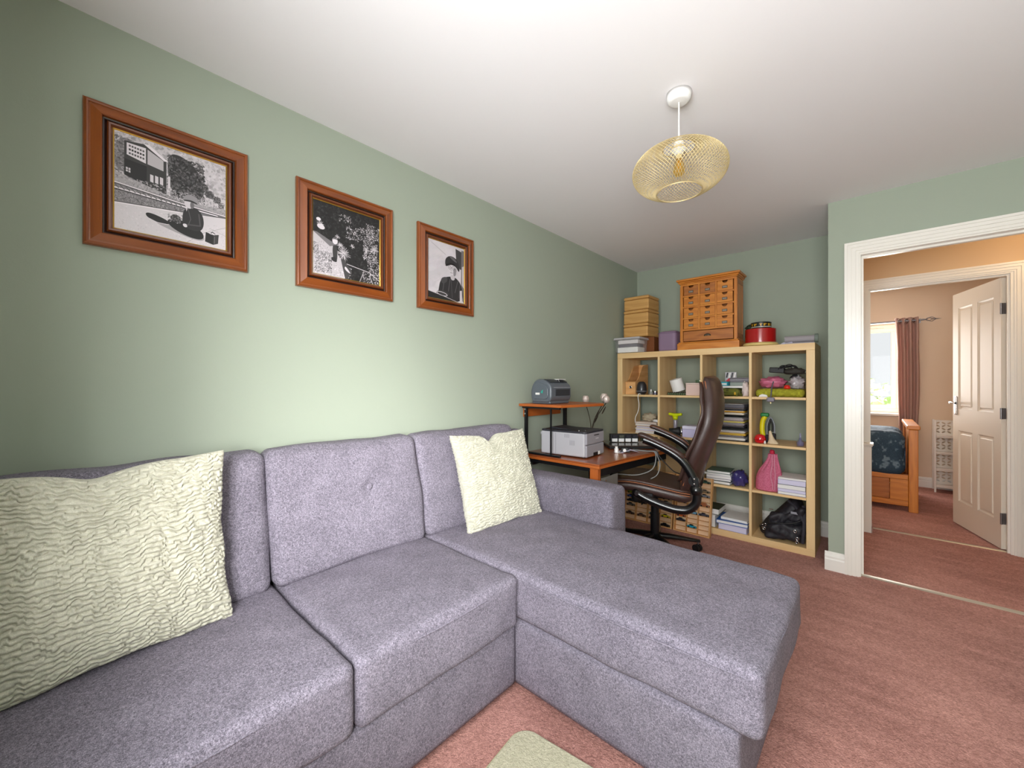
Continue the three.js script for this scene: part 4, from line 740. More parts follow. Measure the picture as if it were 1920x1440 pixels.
{
  const t = thing('cake_tin', 'round red tin with cream base rim beside the drawer cabinet', 'tin', [1.198, TY, 0.43]);
  part('tin_lid', lathe([[0, 0], [0.108, 0], [0.118, 0.006], [0.118, 0.016], [0.108, 0.027], [0, 0.027]], 56), std(0xdcc27c, 0.45), t);
  part('tin_body', lathe([[0.103, 0.027], [0.103, 0.128], [0.101, 0.132], [0, 0.132]], 56), phys(0xa80a10, 0.25, { clearcoat: 0.6, clearcoatRoughness: 0.1 }), t);
  const u = thing('round_tape_tin', 'small black and yellow lettered tin lying on the red tin', 'tin', [1.205, TY + 0.134, 0.445], R(-8));
  const lab = tex(canvas(512, 96, (c) => { c.fillStyle = '#10100e'; c.fillRect(0, 0, 512, 96); c.fillStyle = '#dba51e'; for (let i = 0; i < 14; i++) { const x = 10 + i * 36; c.fillRect(x, 22, 26, 9); c.fillRect(x + (i % 2 ? 0 : 9), 22, 9, 46); if (i % 3) c.fillRect(x, 42, 22, 8); if (i % 4 === 2) c.fillRect(x, 60, 26, 8); } c.fillStyle = '#e8e6da'; c.fillRect(0, 80, 512, 10); }));
  const band = new THREE.CylinderGeometry(0.067, 0.067, 0.036, 48, 1, true); band.translate(0, 0.024, 0);
  part('printed_band', band, std(0xffffff, 0.35, { map: lab }), u, { raw: true });
  part('tin_body', lathe([[0, 0], [0.066, 0], [0.068, 0.003], [0.066, 0.006], [0.066, 0.042], [0.068, 0.045], [0.064, 0.047], [0, 0.047]], 48), std(0x12201a, 0.35), u);
  single('green_cloth', 'dark green crumpled strap between the red tin and cabinet', 'strap', blob(0.030, 0.024, 0.035, 0.3, 3, 4, 3).translate(1.120, TY + 0.133, 0.40), std(0x1a2a16, 0.7));
}
{
  const t = thing('paper_roll', 'rolled grey mat with a green end on the shelf top', 'roll', [1.462, TY, 0.45], R(4));
  const pts = []; for (let i = 0; i < 60; i++) { const a = i / 59 * Math.PI * 6, r = 0.010 + 0.017 * i / 59; pts.push([Math.cos(a) * r, Math.sin(a) * r]); } for (let i = 59; i >= 0; i--) { const a = i / 59 * Math.PI * 6, r = 0.0075 + 0.017 * i / 59; pts.push([Math.cos(a) * r, Math.sin(a) * r]); }
  part('rolled_sheet', extrude(pts, 0.175).rotateY(Math.PI / 2).translate(-0.105, 0.0385, 0), std(0x9b9498, 0.7), t);
  part('end_collar', lathe([[0.0275, 0], [0.031, 0.002], [0.031, 0.02], [0.0275, 0.022]], 32).rotateZ(-Math.PI / 2).translate(0.071, 0.0385, 0), std(0x6f7a70, 0.6), t);
  part('flat_sheet', rbox(-0.10, 0.07, 0, 0.009, -0.03, 0.05, 0.003), std(0xa69fa6, 0.7), t);
  single('folded_leaflet', 'small crumpled white and blue leaflet on the shelf top', 'paper', [extrude([[-0.045, 0], [0.05, 0], [0.03, 0.018], [0.0, 0.012], [-0.02, 0.016]], 0.03).rotateY(0.2).translate(1.368, TY, 0.455)], std(0xb9b6cc, 0.7));
}

// ------------------------------------------------------------------ in the cells of the shelf unit
const cellY = (r) => cy0(r) + 0.001;
{ // top row, first cell: magazine file, speaker, glass jar
  const y = cellY(0), t = thing('magazine_file', 'pale wooden magazine file in the top left cell', 'magazine file', [0.108, y, 0.20]);
  const side = new THREE.Shape(); side.moveTo(0, 0); side.lineTo(0.27, 0); side.lineTo(0.27, 0.118); side.bezierCurveTo(0.19, 0.135, 0.17, 0.235, 0.10, 0.27); side.lineTo(0.0, 0.285); side.isShape = true;   // x -> z
  for (const x of [0, 0.091]) part('side_panel', extrude(side, 0.005, 0.0006).rotateY(-Math.PI / 2).scale(1, 1, 1).translate(x + 0.006, 0, 0.004), M.fileWood, t);
  part('front_panel', rbox(0, 0.097, 0, 0.118, 0.2755, 0.282, 0.001), M.fileWood, t); part('back_panel', rbox(0.0065, 0.0905, 0, 0.284, 0.004, 0.010, 0.001), M.fileWood, t); part('bottom_panel', box(0.0065, 0.0905, 0, 0.006, 0.011, 0.275), M.fileWood, t);
  part('finger_ring', new THREE.TorusGeometry(0.011, 0.003, 8, 24).translate(0.05, 0.066, 0.283), M.chrome, t); part('finger_hole', cyl(0.009, 0.002, 0, 0, 0, 16).rotateX(Math.PI / 2).translate(0.05, 0.066, 0.2815), M.black, t);
  const s = thing('smart_speaker', 'black egg shaped speaker beside the magazine file', 'speaker', [0.262, y, 0.475]);
  part('body', lathe([[0, 0.004], [0.034, 0.004], [0.044, 0.02], [0.047, 0.045], [0.042, 0.085], [0.032, 0.108], [0.018, 0.118], [0, 0.119]], 36), phys(0x26262b, 0.4, { clearcoat: 0.4 }), s); part('light_ring', new THREE.TorusGeometry(0.046, 0.0016, 8, 40).rotateX(Math.PI / 2).translate(0, 0.03, 0), std(0xb9b9c0, 0.4), s); part('base', cyl(0.032, 0.004, 0, 0, 0, 28), M.black, s);
  single('speaker_cable', 'white cable hanging from the speaker over the shelf edge', 'cable', tube([[0.275, y + 0.004, 0.525], [0.268, y + 0.008, 0.545], [0.262, y - 0.02, 0.549], [0.272, y - 0.09, 0.552], [0.262, y - 0.15, 0.548], [0.235, y - 0.21, 0.545], [0.228, y - 0.255, 0.535]], 0.0036, 60, 7), M.white);
  const j = thing('glass_jar', 'tiny glass bottle with white cap beside the speaker', 'bottle', [0.362, y, 0.50]);
  part('jar', lathe([[0, 0], [0.014, 0], [0.015, 0.004], [0.015, 0.022], [0.008, 0.028], [0, 0.028]], 20), M.clear, j); part('cap', cyl(0.006, 0.02, 0, 0.028, 0, 14), M.white, j);
  const k = thing('perfume_bottle', 'small round silver lidded pot behind the tiny bottle', 'pot', [0.375, y, 0.44]); part('pot', cyl(0.022, 0.02, 0, 0, 0, 20), std(0x5c5a68, 0.3, { metalness: 0.4 }), k); part('lid', cyl(0.022, 0.010, 0, 0.0205, 0, 20), M.chrome, k);
}
{ // top row, second cell: tilted white roll on a spiral notebook, pink box
  const y = cellY(0);
  const nb = thing('spiral_notebook', 'dark spiral bound notebook lying under the white roll', 'notebook', [0.60, y, 0.41], R(-4));
  part('cover', rbox(-0.085, 0.085, 0.001, 0.018, -0.11, 0.10, 0.003), std(0x5a6b4c, 0.6), nb);
  for (let k = 0; k < 9; k++) part('coil', new THREE.TorusGeometry(0.012, 0.0018, 6, 16).rotateY(Math.PI / 2).translate(-0.075 + k * 0.0185, 0.0145, 0.102), M.blackMetal, nb);
  const r = thing('kitchen_roll', 'short white paper roll tilted on the spiral notebook', 'paper roll', [0.568, y + 0.038, 0.445], R(14));
  const g = lathe([[0.018, 0], [0.060, 0], [0.062, 0.002], [0.062, 0.116], [0.060, 0.118], [0.018, 0.118], [0.018, 0]], 40).rotateX(Math.PI / 2).rotateZ(0).rotateX(0.0);
  part('roll', lathe([[0.018, 0], [0.050, 0], [0.052, 0.002], [0.052, 0.105], [0.050, 0.107], [0.018, 0.107], [0.018, 0]], 40).rotateZ(0.27).rotateX(0.12).translate(0.02, -0.002, 0), M.white, r); part('core', lathe([[0.0165, 0.001], [0.018, 0.001], [0.018, 0.106], [0.0165, 0.106]], 24).rotateZ(0.27).rotateX(0.12).translate(0.02, -0.002, 0), std(0xb0957a, 0.8), r);
  const b = thing('pink_box', 'pale pink card box in the second top cell', 'box', [0.727, y, 0.47]);
  part('carton', rbox(-0.055, 0.055, 0, 0.092, -0.06, 0.055, 0.003), std(0xe0c2b8, 0.6), b); part('lid', rbox(-0.056, 0.056, 0.093, 0.104, -0.061, 0.056, 0.003), std(0xe6cdc4, 0.6), b);
  const g2 = thing('glass_tumbler', 'clear green tinted tumbler behind the pale pink box', 'glass', [0.715, y, 0.30]); part('glass', lathe([[0, 0.004], [0.028, 0.004], [0.034, 0.13], [0.036, 0.13], [0.030, 0], [0, 0]], 28), phys(0xdfeee2, 0.05, { transmission: 0.95, thickness: 0 }), g2);
}
function slabThing(name, label, cat, w, h, d, pos, turn, mat, pageMat) {           // a book: cover boards, spine and page block
  const t = thing(name, label, cat, pos, turn);
  const e = Math.min(0.0025, h * 0.12);
  part('cover', [box(-w / 2, w / 2, 0, e, -d / 2, d / 2), box(-w / 2, w / 2, h - e, h, -d / 2, d / 2), box(-w / 2, -w / 2 + e, e, h - e, -d / 2, d / 2)], mat, t);
  part('pages', box(-w / 2 + e, w / 2 - 0.003, e, h - e, -d / 2 + 0.003, d / 2 - 0.003), pageMat ?? M.paper, t);
  return t;
}
{ // top row, third cell: green bag, boxes and leaflets
  const y = cellY(0);
  const t = thing('green_pouch', 'olive green folded pouch with yellow toggle in the third top cell', 'pouch', [0.965, y, 0.46], R(-4));
  part('pouch', softBox(-0.10, 0.11, 0, 0.056, -0.10, 0.065, 0.02, { bulge: [0.004, 0.004, 0.008], wob: 0.016, freq: 16, seed: 5, step: 0.007, flat: true, fn: (q, f) => { q.y += 0.010 * f[0] * f[0] * -1; } }), std(0xffffff, 0.8, { map: clothCol(0x3e4318, 0x7a7c2c, 301, 0.2, 14) }), t);
  for (let k = 0; k < 3; k++) part('pleat', tube([[-0.095, 0.018 + k * 0.014, 0.068], [0.0, 0.013 + k * 0.012, 0.076], [0.075, 0.014 + k * 0.008, 0.072]], 0.004, 20, 6), std(0x6a6c24, 0.75), t);
  part('toggle', new THREE.SphereGeometry(0.011, 12, 10).scale(0.7, 1.1, 0.7).translate(0.088, 0.022, 0.078), std(0xd8a92c, 0.5), t);
  slabThing('paperback_book', 'white paperback lying on the olive green pouch', 'book', 0.20, 0.014, 0.14, [0.985, y + 0.066, 0.44], R(6), M.white);
  const tb = thing('teal_box', 'small turquoise and white carton on the white paperback', 'carton', [0.938, y + 0.0815, 0.455], R(-6));
  part('carton', rbox(-0.05, 0.05, 0, 0.032, -0.045, 0.04, 0.002), std(0x3aa6bb, 0.5), tb); part('label_strip', rbox(-0.045, 0.045, 0.008, 0.020, 0.0395, 0.0408, 0.0005), M.white, tb);
  single('grey_box', 'flat grey carton beside the turquoise carton', 'carton', rbox(1.0, 1.105, y + 0.0815, y + 0.109, 0.40, 0.49, 0.002), std(0x8d9690, 0.6));
  const c = thing('picture_card', 'black and white printed card with red foot on the cartons', 'card', [0.985, y + 0.147, 0.400], R(-4));
  part('card', rbox(-0.042, 0.042, -0.031, 0.045, -0.004, 0.004, 0.001), std(0xb9b7bd, 0.5), c);
  for (let k = 0; k < 4; k++) part('printed_stripe', extrude([[-0.036 + k * 0.019, 0.0], [-0.026 + k * 0.019, 0.0], [-0.018 + k * 0.019, 0.04], [-0.028 + k * 0.019, 0.04]], 0.0008).translate(0, 0, 0.004), k % 2 ? M.white : std(0x2f2c30, 0.5), c);
  part('red_strip', extrude([[-0.042, -0.03], [0.042, -0.03], [0.036, -0.008], [-0.012, -0.004]], 0.0012).translate(0, 0, 0.004), std(0xd23a4a, 0.5), c);
  const pp = thing('clear_sleeve', 'grey plastic sleeves lying at the back of the third cell', 'sleeves', [1.06, y + 0.1105, 0.36]); for (let k = 0; k < 3; k++) part('sleeve', rbox(-0.07, 0.075, k * 0.012, k * 0.012 + 0.011, -0.05, 0.10, 0.003), std([0x7c7880, 0x9d98a0, 0x6b666c][k], 0.4), pp);
  single('tissue_packet', 'crumpled pale pink tissue hanging against the third divider', 'tissue', blob(0.026, 0.062, 0.04, 0.35, 3, 8, 4).translate(1.1055, y, 0.470), std(0xe6d6d2, 0.8));
}
{ // top row, fourth cell: yellow cushion, bag, cables, plug
  const y = cellY(0);
  single('yellow_blanket', 'folded mustard yellow blanket in the top right cell', 'blanket', softBox(1.176, 1.482, y, y + 0.056, 0.25, 0.52, 0.024, { flat: true, bulge: [0, 0.006, 0.01], wob: 0.008, freq: 12, step: 0.011 }), std(0xffffff, 0.9, { map: clothCol(0x8c8a1e, 0xb4b030, 311, 0.2, 20) }));
  single('pink_packet', 'crumpled pink plastic packet on the yellow blanket', 'packet', blob(0.086, 0.046, 0.075, 0.35, 2.6, 21, 4).translate(1.275, y + 0.066, 0.41), phys(0xd1708f, 0.25, { clearcoat: 0.6, clearcoatRoughness: 0.2 }));
  single('clear_packet', 'crumpled clear grey plastic bag beside the pink packet', 'packet', blob(0.046, 0.05, 0.06, 0.4, 3, 27, 4).translate(1.428, y + 0.060, 0.42), phys(0xb5aeb2, 0.2, { clearcoat: 0.7, clearcoatRoughness: 0.15 }));
  single('red_reel', 'small bright red cap on the yellow blanket', 'cap', lathe([[0, 0], [0.020, 0], [0.021, 0.012], [0.014, 0.026], [0, 0.028]], 20).translate(1.378, y + 0.060, 0.503), std(0xd92418, 0.4));
  const b = thing('cable_bundle', 'black power adaptor with coiled cables on the packets', 'cables', [1.34, y + 0.176, 0.41]);
  part('adaptor', rbox(-0.085, 0.01, 0.0, 0.04, -0.03, 0.03, 0.006).rotateZ(-0.08), M.black, b);
  const q = rng(77); for (let k = 0; k < 6; k++) { const p = []; for (let i = 0; i <= 8; i++) { const a = i / 8 * Math.PI * (1.2 + 0.4 * q()); p.push([-0.03 + 0.075 * (1 - Math.cos(a)) * (0.7 + 0.3 * q()), 0.012 + 0.055 * Math.sin(a) * (0.5 + 0.5 * q()), 0.03 * (q() - 0.5) + 0.02 * Math.sin(a * 2)]); } part('cable', tube(p, 0.0035, 40, 6), M.black, b); }
  part('mesh_pouch', blob(0.07, 0.026, 0.05, 0.3, 4, 33, 3).translate(0.07, -0.01, 0.0), std(0x38352f, 0.8), b);
  const p = thing('dangling_plug', 'grey plug dangling on its lead over the shelf edge', 'plug', [1.287, y - 0.036, 0.565]);
  part('plug_body', softBox(-0.025, 0.025, 0, 0.034, -0.016, 0.016, 0.010, { step: 0.005 }), std(0x7f7a86, 0.5), p); part('lead', tube([[0, 0.034, 0], [0.002, 0.06, -0.004], [0.004, 0.10, -0.012], [0.012, 0.150, -0.03]], 0.0042, 30, 7), std(0x55525c, 0.5), p); part('pin', box(-0.003, 0.003, -0.012, 0.0, -0.004, 0.004), M.brass, p);
  single('paper_scrap', 'small white paper tag in front of the yellow blanket', 'paper', extrude([[1.205, y], [1.262, y], [1.258, y + 0.014], [1.228, y + 0.020], [1.21, y + 0.012]], 0.004).translate(0, 0, 0.530), M.paper);
}
{ // second row, first cell: stack of letters
  const y = cellY(1), cols = [M.paper, M.paperPink, M.paper, M.paperLilac, M.paperPink, std(0xc9b6a8, 0.8)], q = rng(91); let h = 0;
  ['lowest', 'second', 'third', 'fourth', 'fifth', 'topmost'].forEach((w, k) => { const th = 0.012 + 0.008 * q(); const t = thing('letter_bundle', `bundle of envelopes in the second left cell, ${w} of the pile`, 'letters', [0.322 + (q() - 0.5) * 0.014, y + h, 0.41], R((q() - 0.5) * 7), 'letters in the second left cell'); part('envelope', rbox(-0.105, 0.10, 0, th * 0.5, -0.10, 0.09, 0.002), cols[k], t); part('envelope', rbox(-0.10, 0.098, th * 0.5 + 0.0003, th, -0.098, 0.095, 0.002), cols[(k + 2) % 6], t); h += th + 0.0008; });
  single('crumpled_bag', 'crumpled beige paper bag on the envelopes', 'bag', blob(0.07, 0.04, 0.05, 0.45, 2.5, 61, 4).translate(0.295, y + h + 0.002, 0.38), std(0xb5a78f, 0.85));
  single('paper_ball', 'small crumpled white paper on the envelopes', 'paper', blob(0.03, 0.014, 0.03, 0.4, 3, 66, 3).translate(0.392, y + h + 0.002, 0.45), M.paper);
}
{ // second row, second cell: yellow handled tool, torch, lilac box
  const y = cellY(1);
  const t = thing('plunger_tool', 'lime yellow topped hand pump standing in the second row', 'pump', [0.555, y, 0.44]);
  part('handle', softBox(-0.058, 0.058, 0.165, 0.190, -0.017, 0.017, 0.011, { step: 0.005, fn: (q) => { q.y += Math.abs(q.x) * 0.12; } }), std(0xc9d400, 0.4), t); part('collar', lathe([[0.0, 0.135], [0.019, 0.135], [0.020, 0.15], [0.026, 0.168], [0, 0.172]], 20), std(0xc9d400, 0.4), t);
  part('barrel', lathe([[0, 0.006], [0.016, 0.006], [0.017, 0.135], [0, 0.135]], 20), phys(0x8c8490, 0.25, { clearcoat: 0.5 }), t); part('foot', cyl(0.024, 0.006, 0, 0, 0, 20), M.steel, t);
  const l = thing('torch', 'black torch with silver lens ring lying in the second row', 'torch', [0.595, y + 0.041, 0.495], R(24));
  part('barrel', lathe([[0, -0.07], [0.026, -0.07], [0.028, -0.02], [0.038, 0.0], [0.038, 0.02], [0, 0.02]], 28).rotateZ(-Math.PI / 2), M.black, l); part('lens_ring', lathe([[0.030, 0.02], [0.040, 0.02], [0.041, 0.032], [0.034, 0.034]], 32).rotateZ(-Math.PI / 2), M.chrome, l); part('lens', cyl(0.031, 0.004, 0, 0.0205, 0, 28).rotateZ(-Math.PI / 2), std(0xcfcfd4, 0.15, { metalness: 0.6 }), l); part('foot', rbox(-0.06, 0.025, -0.041, -0.030, -0.018, 0.018, 0.003), M.black, l);
  const b = thing('lilac_box', 'pale lilac lidded box in the second row behind the chair', 'box', [0.712, y, 0.46]);
  part('carton', rbox(-0.067, 0.067, 0, 0.068, -0.07, 0.07, 0.003), std(0xc6c0e0, 0.55), b); part('lid', rbox(-0.0685, 0.0685, 0.0685, 0.096, -0.0715, 0.0715, 0.004), std(0xdcd8ec, 0.55), b);
}
{ // second row, third cell: paper trays
  const y = cellY(1), q = rng(123), names = ['lowest', 'second', 'third', 'fourth', 'fifth', 'sixth', 'seventh', 'topmost'];
  const cols = [0xd8d4d0, 0x6e6a70, 0xc9a238, 0xcdb44a, 0x6a6470, 0x49464c, 0xb3a8a4, 0xd7a838, 0x5c5a60];
  const tray = thing('paper_tray_stack', 'dark stacked letter trays in the second row behind the chair', 'letter trays', [0.975, y, 0.35]);
  const lv = [0, 0.10, 0.20]; lv.forEach((v) => { part('tray', [rbox(-0.155, 0.155, v, v + 0.004, -0.13, 0.16, 0.001), rbox(-0.155, -0.151, v + 0.004, v + 0.05, -0.13, 0.16, 0.001), rbox(0.151, 0.155, v + 0.004, v + 0.05, -0.13, 0.16, 0.001), rbox(-0.151, 0.151, v + 0.004, v + 0.05, -0.13, -0.126, 0.001)], M.black, tray); for (const sx of [-0.145, 0.145]) if (v < 0.19) part('riser', cyl(0.004, 0.0495, sx, v + 0.0505, -0.10, 8), M.black, tray); });
  const rows = [[0.005, [[0.02, 0xd8d4d0], [0.012, 0x6e6a70], [0.02, 0xc9a238], [0.012, 0xd0c8c4]]], [0.105, [[0.014, 0x3d3b42], [0.018, 0x8a848c], [0.012, 0xd2c060], [0.022, 0xb3a8aa]]], [0.205, [[0.016, 0xe0d8c8], [0.012, 0xd7a030], [0.014, 0x2c2a30], [0.03, 0x66646c]]]];
  let n = 0; const deck = ['bottom', 'middle', 'top'];
  rows.forEach(([v, list], ti) => { let h = v + 0.0005; list.forEach(([th, col], k) => { const t = thing('paper_wad', `${['lowest', 'second', 'third', 'uppermost'][k]} paper wad in the ${deck[ti]} letter tray`, 'papers', [0.975 + (q() - 0.5) * 0.012, y + h, 0.37 + (q() - 0.5) * 0.01], R((q() - 0.5) * 5), 'papers in the letter trays'); part('papers', softBox(-0.13, 0.13, 0, th, -0.12, 0.145, Math.min(0.004, th / 2.2), { step: 0.02, wob: 0 }), std(col, 0.7), t); part('top_sheet', rbox(-0.126, 0.12, th + 0.0002, th + 0.0022, -0.11, 0.14, 0.0006), k % 2 ? M.paper : M.paperPink, t); h += th + 0.003; n++; }); });
}
{ // second row, fourth cell: banana toy, red tin, figurine, bottle
  const y = cellY(1);
  const b = thing('banana_toy', 'yellow banana shaped toy with green cap in the second row', 'toy', [1.213, y, 0.42]);
  part('banana', tube([[0.0, 0.05, 0], [-0.006, 0.10, 0], [-0.002, 0.16, 0], [0.014, 0.20, 0]], 0.017, 30, 14), std(0xdfd00e, 0.4), b); part('green_cap', softBox(-0.016, 0.040, 0.196, 0.226, -0.018, 0.018, 0.010, { step: 0.005 }), std(0x1f7a3c, 0.5), b); part('stand', cyl(0.014, 0.05, 0, 0, 0, 14), std(0xb8ad10, 0.4), b);
  const h = thing('headphones', 'dark headband leaning beside the banana toy', 'headphones', [1.262, y, 0.42]);
  part('headband', tube([[-0.022, 0.06, 0], [-0.02, 0.14, 0], [0.0, 0.192, 0], [0.022, 0.15, 0], [0.026, 0.075, 0]], 0.006, 40, 8), std(0x7e8287, 0.4), h); part('inner_pad', tube([[-0.012, 0.07, 0], [-0.010, 0.135, 0], [0.002, 0.178, 0], [0.014, 0.14, 0], [0.016, 0.085, 0]], 0.008, 30, 8), M.black, h); part('ear_cup', softBox(0.004, 0.034, 0, 0.075, -0.022, 0.022, 0.012, { step: 0.006 }), M.blackSoft, h); part('ear_cup', softBox(-0.032, -0.010, 0, 0.062, -0.022, 0.022, 0.010, { step: 0.006 }), M.blackSoft, h);
  const r = thing('red_pot', 'glossy red round money pot in the second row', 'pot', [1.205, y, 0.485]); part('pot', lathe([[0, 0], [0.026, 0], [0.036, 0.012], [0.038, 0.036], [0.030, 0.058], [0.012, 0.067], [0, 0.068]], 32), phys(0xd01420, 0.15, { clearcoat: 1, clearcoatRoughness: 0.05 }), r); part('band', new THREE.TorusGeometry(0.0385, 0.002, 8, 36).rotateX(Math.PI / 2).translate(0, 0.026, 0), std(0x9c0d16, 0.3), r);
  single('toy_cat', 'tiny white and black figurine in front of the red pot', 'figurine', [new THREE.SphereGeometry(0.008, 10, 8).translate(1.243, y + 0.008, 0.523), new THREE.SphereGeometry(0.006, 10, 8).translate(1.243, y + 0.019, 0.523)], M.white);
  const f = thing('stone_figurine', 'cream stone figurine on a broad foot in the second row', 'figurine', [1.282, y, 0.485]);
  part('figure', loft([[0.0, 0.034, 0.024, 0.006], [0.01, 0.034, 0.024, 0.005], [0.03, 0.022, 0.018, -0.001], [0.055, 0.015, 0.014, -0.006], [0.075, 0.010, 0.010, -0.010], [0.09, 0.009, 0.009, -0.012], [0.098, 0.004, 0.004, -0.012]].map(([yy, a, bb, dx]) => { const o = []; for (let i = 0; i < 20; i++) { const t = i / 20 * 6.2832; o.push([dx + Math.cos(t) * a * (1 + 0.08 * Math.sin(3 * t + yy * 90)), yy, Math.sin(t) * bb]); } return o; })), std(0xd9c3a2, 0.7), f);
  const g = thing('glass_ornament', 'small clear glass bottle at the right of the second row', 'bottle', [1.455, y, 0.49]); part('glass', lathe([[0, 0.002], [0.022, 0.002], [0.024, 0.03], [0.010, 0.045], [0.008, 0.06], [0.006, 0.06], [0.004, 0.04], [0.018, 0.028], [0.018, 0.006], [0, 0.006]], 24), phys(0xdcdcf2, 0.04, { transmission: 0.9, thickness: 0 }), g); part('stopper', new THREE.SphereGeometry(0.008, 12, 10).scale(0.8, 2.4, 0.8).translate(0, 0.078, 0), phys(0xdcdcf2, 0.05, { transmission: 0.8, thickness: 0 }), g);
}
{ // third row, third cell: books and purple bag; third row, first two cells hold boxes
  const y = cellY(2); let h = y; const q = rng(140);
  const bk = [[0.19, 0.024, 0x2d3a34, 'dark green hardback, lowest of the third row pile'], [0.18, 0.018, 0x1d1f22, 'black paperback, second of the third row pile'], [0.18, 0.022, 0xd9d2dc, 'pale pink hardback, third of the third row pile'], [0.20, 0.016, 0xc9cccf, 'pale grey album, fourth of the third row pile'], [0.17, 0.02, 0x51685c, 'green topped book, uppermost of the third row pile']];
  for (const [w, th, c, l] of bk) { slabThing('book', l, 'book', w, th, 0.19, [0.918 + (q() - 0.5) * 0.008, h, 0.42], R((q() - 0.5) * 8) , std(c, 0.55)); h += th + 0.0008; }
  single('purple_bag', 'crumpled shiny purple plastic bag in the third row', 'bag', blob(0.062, 0.066, 0.072, 0.22, 2.0, 203, 5).translate(1.058, y, 0.45), phys(0x3d3670, 0.18, { clearcoat: 0.9, clearcoatRoughness: 0.1 }));
  const t = thing('cardboard_carton', 'plain beige carton behind the chair in the third row', 'box', [0.62, y, 0.40]); part('carton', rbox(-0.13, 0.12, 0, 0.17, -0.12, 0.10, 0.003), std(0xa88a62, 0.7), t); part('flap', rbox(-0.13, 0.12, 0.171, 0.174, -0.12, 0.10, 0.001), std(0xb3966c, 0.7), t); part('tape', rbox(-0.131, 0.121, 0.1742, 0.1748, -0.03, 0.01, 0.0002), std(0xc8b48a, 0.4), t);
  const u = thing('grey_file', 'grey ring binder standing behind the chair arm', 'binder', [0.765, y, 0.41]); part('cover', rbox(-0.022, 0.018, 0, 0.245, -0.11, 0.10, 0.003), std(0x6e727c, 0.5), u); part('spine_label', rbox(-0.012, 0.008, 0.12, 0.20, 0.100, 0.1008, 0.0002), M.white, u);
}
{ // third row, fourth cell: pink drawstring bag and a pile of papers
  const y = cellY(2), t = thing('drawstring_bag', 'pink cotton drawstring bag standing in the third row', 'bag', [1.252, y, 0.455]);
  const rr = []; for (let i = 0; i <= 36; i++) { const s = i / 36, yy = 0.275 * s, wx = mix(0.078, 0.026, smooth(0.25, 1, s)) * (1 + 0.10 * Math.sin(Math.PI * s)), wz = mix(0.062, 0.024, smooth(0.25, 1, s)), pl = smooth(0.35, 0.95, s), o = []; for (let j = 0; j < 72; j++) { const a = j / 72 * 6.2832, k = 1 + 0.16 * pl * Math.sin(11 * a + 3 * noise(s * 2, a)) * smooth(0, 0.4, s) + 0.10 * noise(Math.cos(a) * 1.6, s * 3, Math.sin(a) * 1.6 + 4), c = Math.cos(a), sn = Math.sin(a); o.push([c * wx * k + 0.030 * smooth(0.1, 1, s), yy, sn * wz * k]); } rr.push(o); }
  part('bag_body', loft(rr), std(0xffffff, 0.9, { map: clothCol(0xc05a78, 0xd67a94, 321, 0.15, 40) }), t);
  part('ribbon', softBox(0.012, 0.040, 0.270, 0.305, -0.012, 0.016, 0.008, { step: 0.005, wob: 0.006, freq: 40 }), std(0xc0183e, 0.6), t);
  for (const dx of [0.0, 0.014]) part('drawstring', tube([[0.03 + dx, 0.27, 0.026], [0.034 + dx, 0.20, 0.052], [0.030 + dx * 2, 0.12, 0.078], [0.042 + dx, 0.05, 0.080], [0.040 + dx * 1.2, 0.022, 0.080]], 0.0028, 30, 6), std(0xe09ab0, 0.8), t);
  const q = rng(171); let h = y; const names = ['lowest', 'second', 'third', 'fourth', 'uppermost'];
  names.forEach((w, k) => { const th = [0.018, 0.02, 0.03, 0.036, 0.014][k]; const b = thing('paper_stack', `white paper stack beside the pink bag, ${w} of the pile`, 'papers', [1.405, h, 0.425], R((q() - 0.5) * 2), 'papers beside the pink bag'); part('sheets', rbox(-0.080, 0.085, 0.002, th, -0.11, 0.105, 0.002), k % 2 ? M.paperLilac : M.paper, b); part('folder_cover', rbox(-0.082, 0.087, 0, 0.0018, -0.112, 0.107, 0.0006), k === 3 ? std(0x3c3a48, 0.6) : std(0xb9b4c8, 0.7), b); h += th + 0.0008; });
}
{ // bottom row, third cell: blue folder and books; fourth cell: rucksack
  const y = cellY(3); let h = y;
  slabThing('document_folder', 'lilac document folder, lowest of the bottom shelf pile', 'folder', 0.20, 0.045, 0.26, [1.03, h, 0.40], R(-2), std(0xb9b6e0, 0.6), M.paperLilac); h += 0.046;
  slabThing('document_folder', 'bright blue folder in the middle of the bottom shelf pile', 'folder', 0.22, 0.026, 0.24, [1.015, h, 0.41], R(3), std(0x2a5fae, 0.45), M.paper); h += 0.027;
  slabThing('document_folder', 'white folder, uppermost of the bottom shelf pile', 'folder', 0.19, 0.018, 0.22, [1.035, h, 0.39], R(-3), M.white); 
  slabThing('book', 'thick white book lying at the left of the bottom shelf', 'book', 0.075, 0.095, 0.20, [0.862, y, 0.42], R(0), std(0xe0d8d4, 0.6)); slabThing('book', 'dark green box file on the thick white book', 'box file', 0.10, 0.045, 0.2, [0.871, y + 0.0965, 0.40], R(0), std(0x37402f, 0.6));
  single('loose_cardboard', 'small torn cardboard piece at the front of the bottom shelf', 'cardboard', rbox(0.835, 0.922, y, y + 0.003, 0.525, 0.5395, 0.001), std(0xb7935e, 0.8));
}
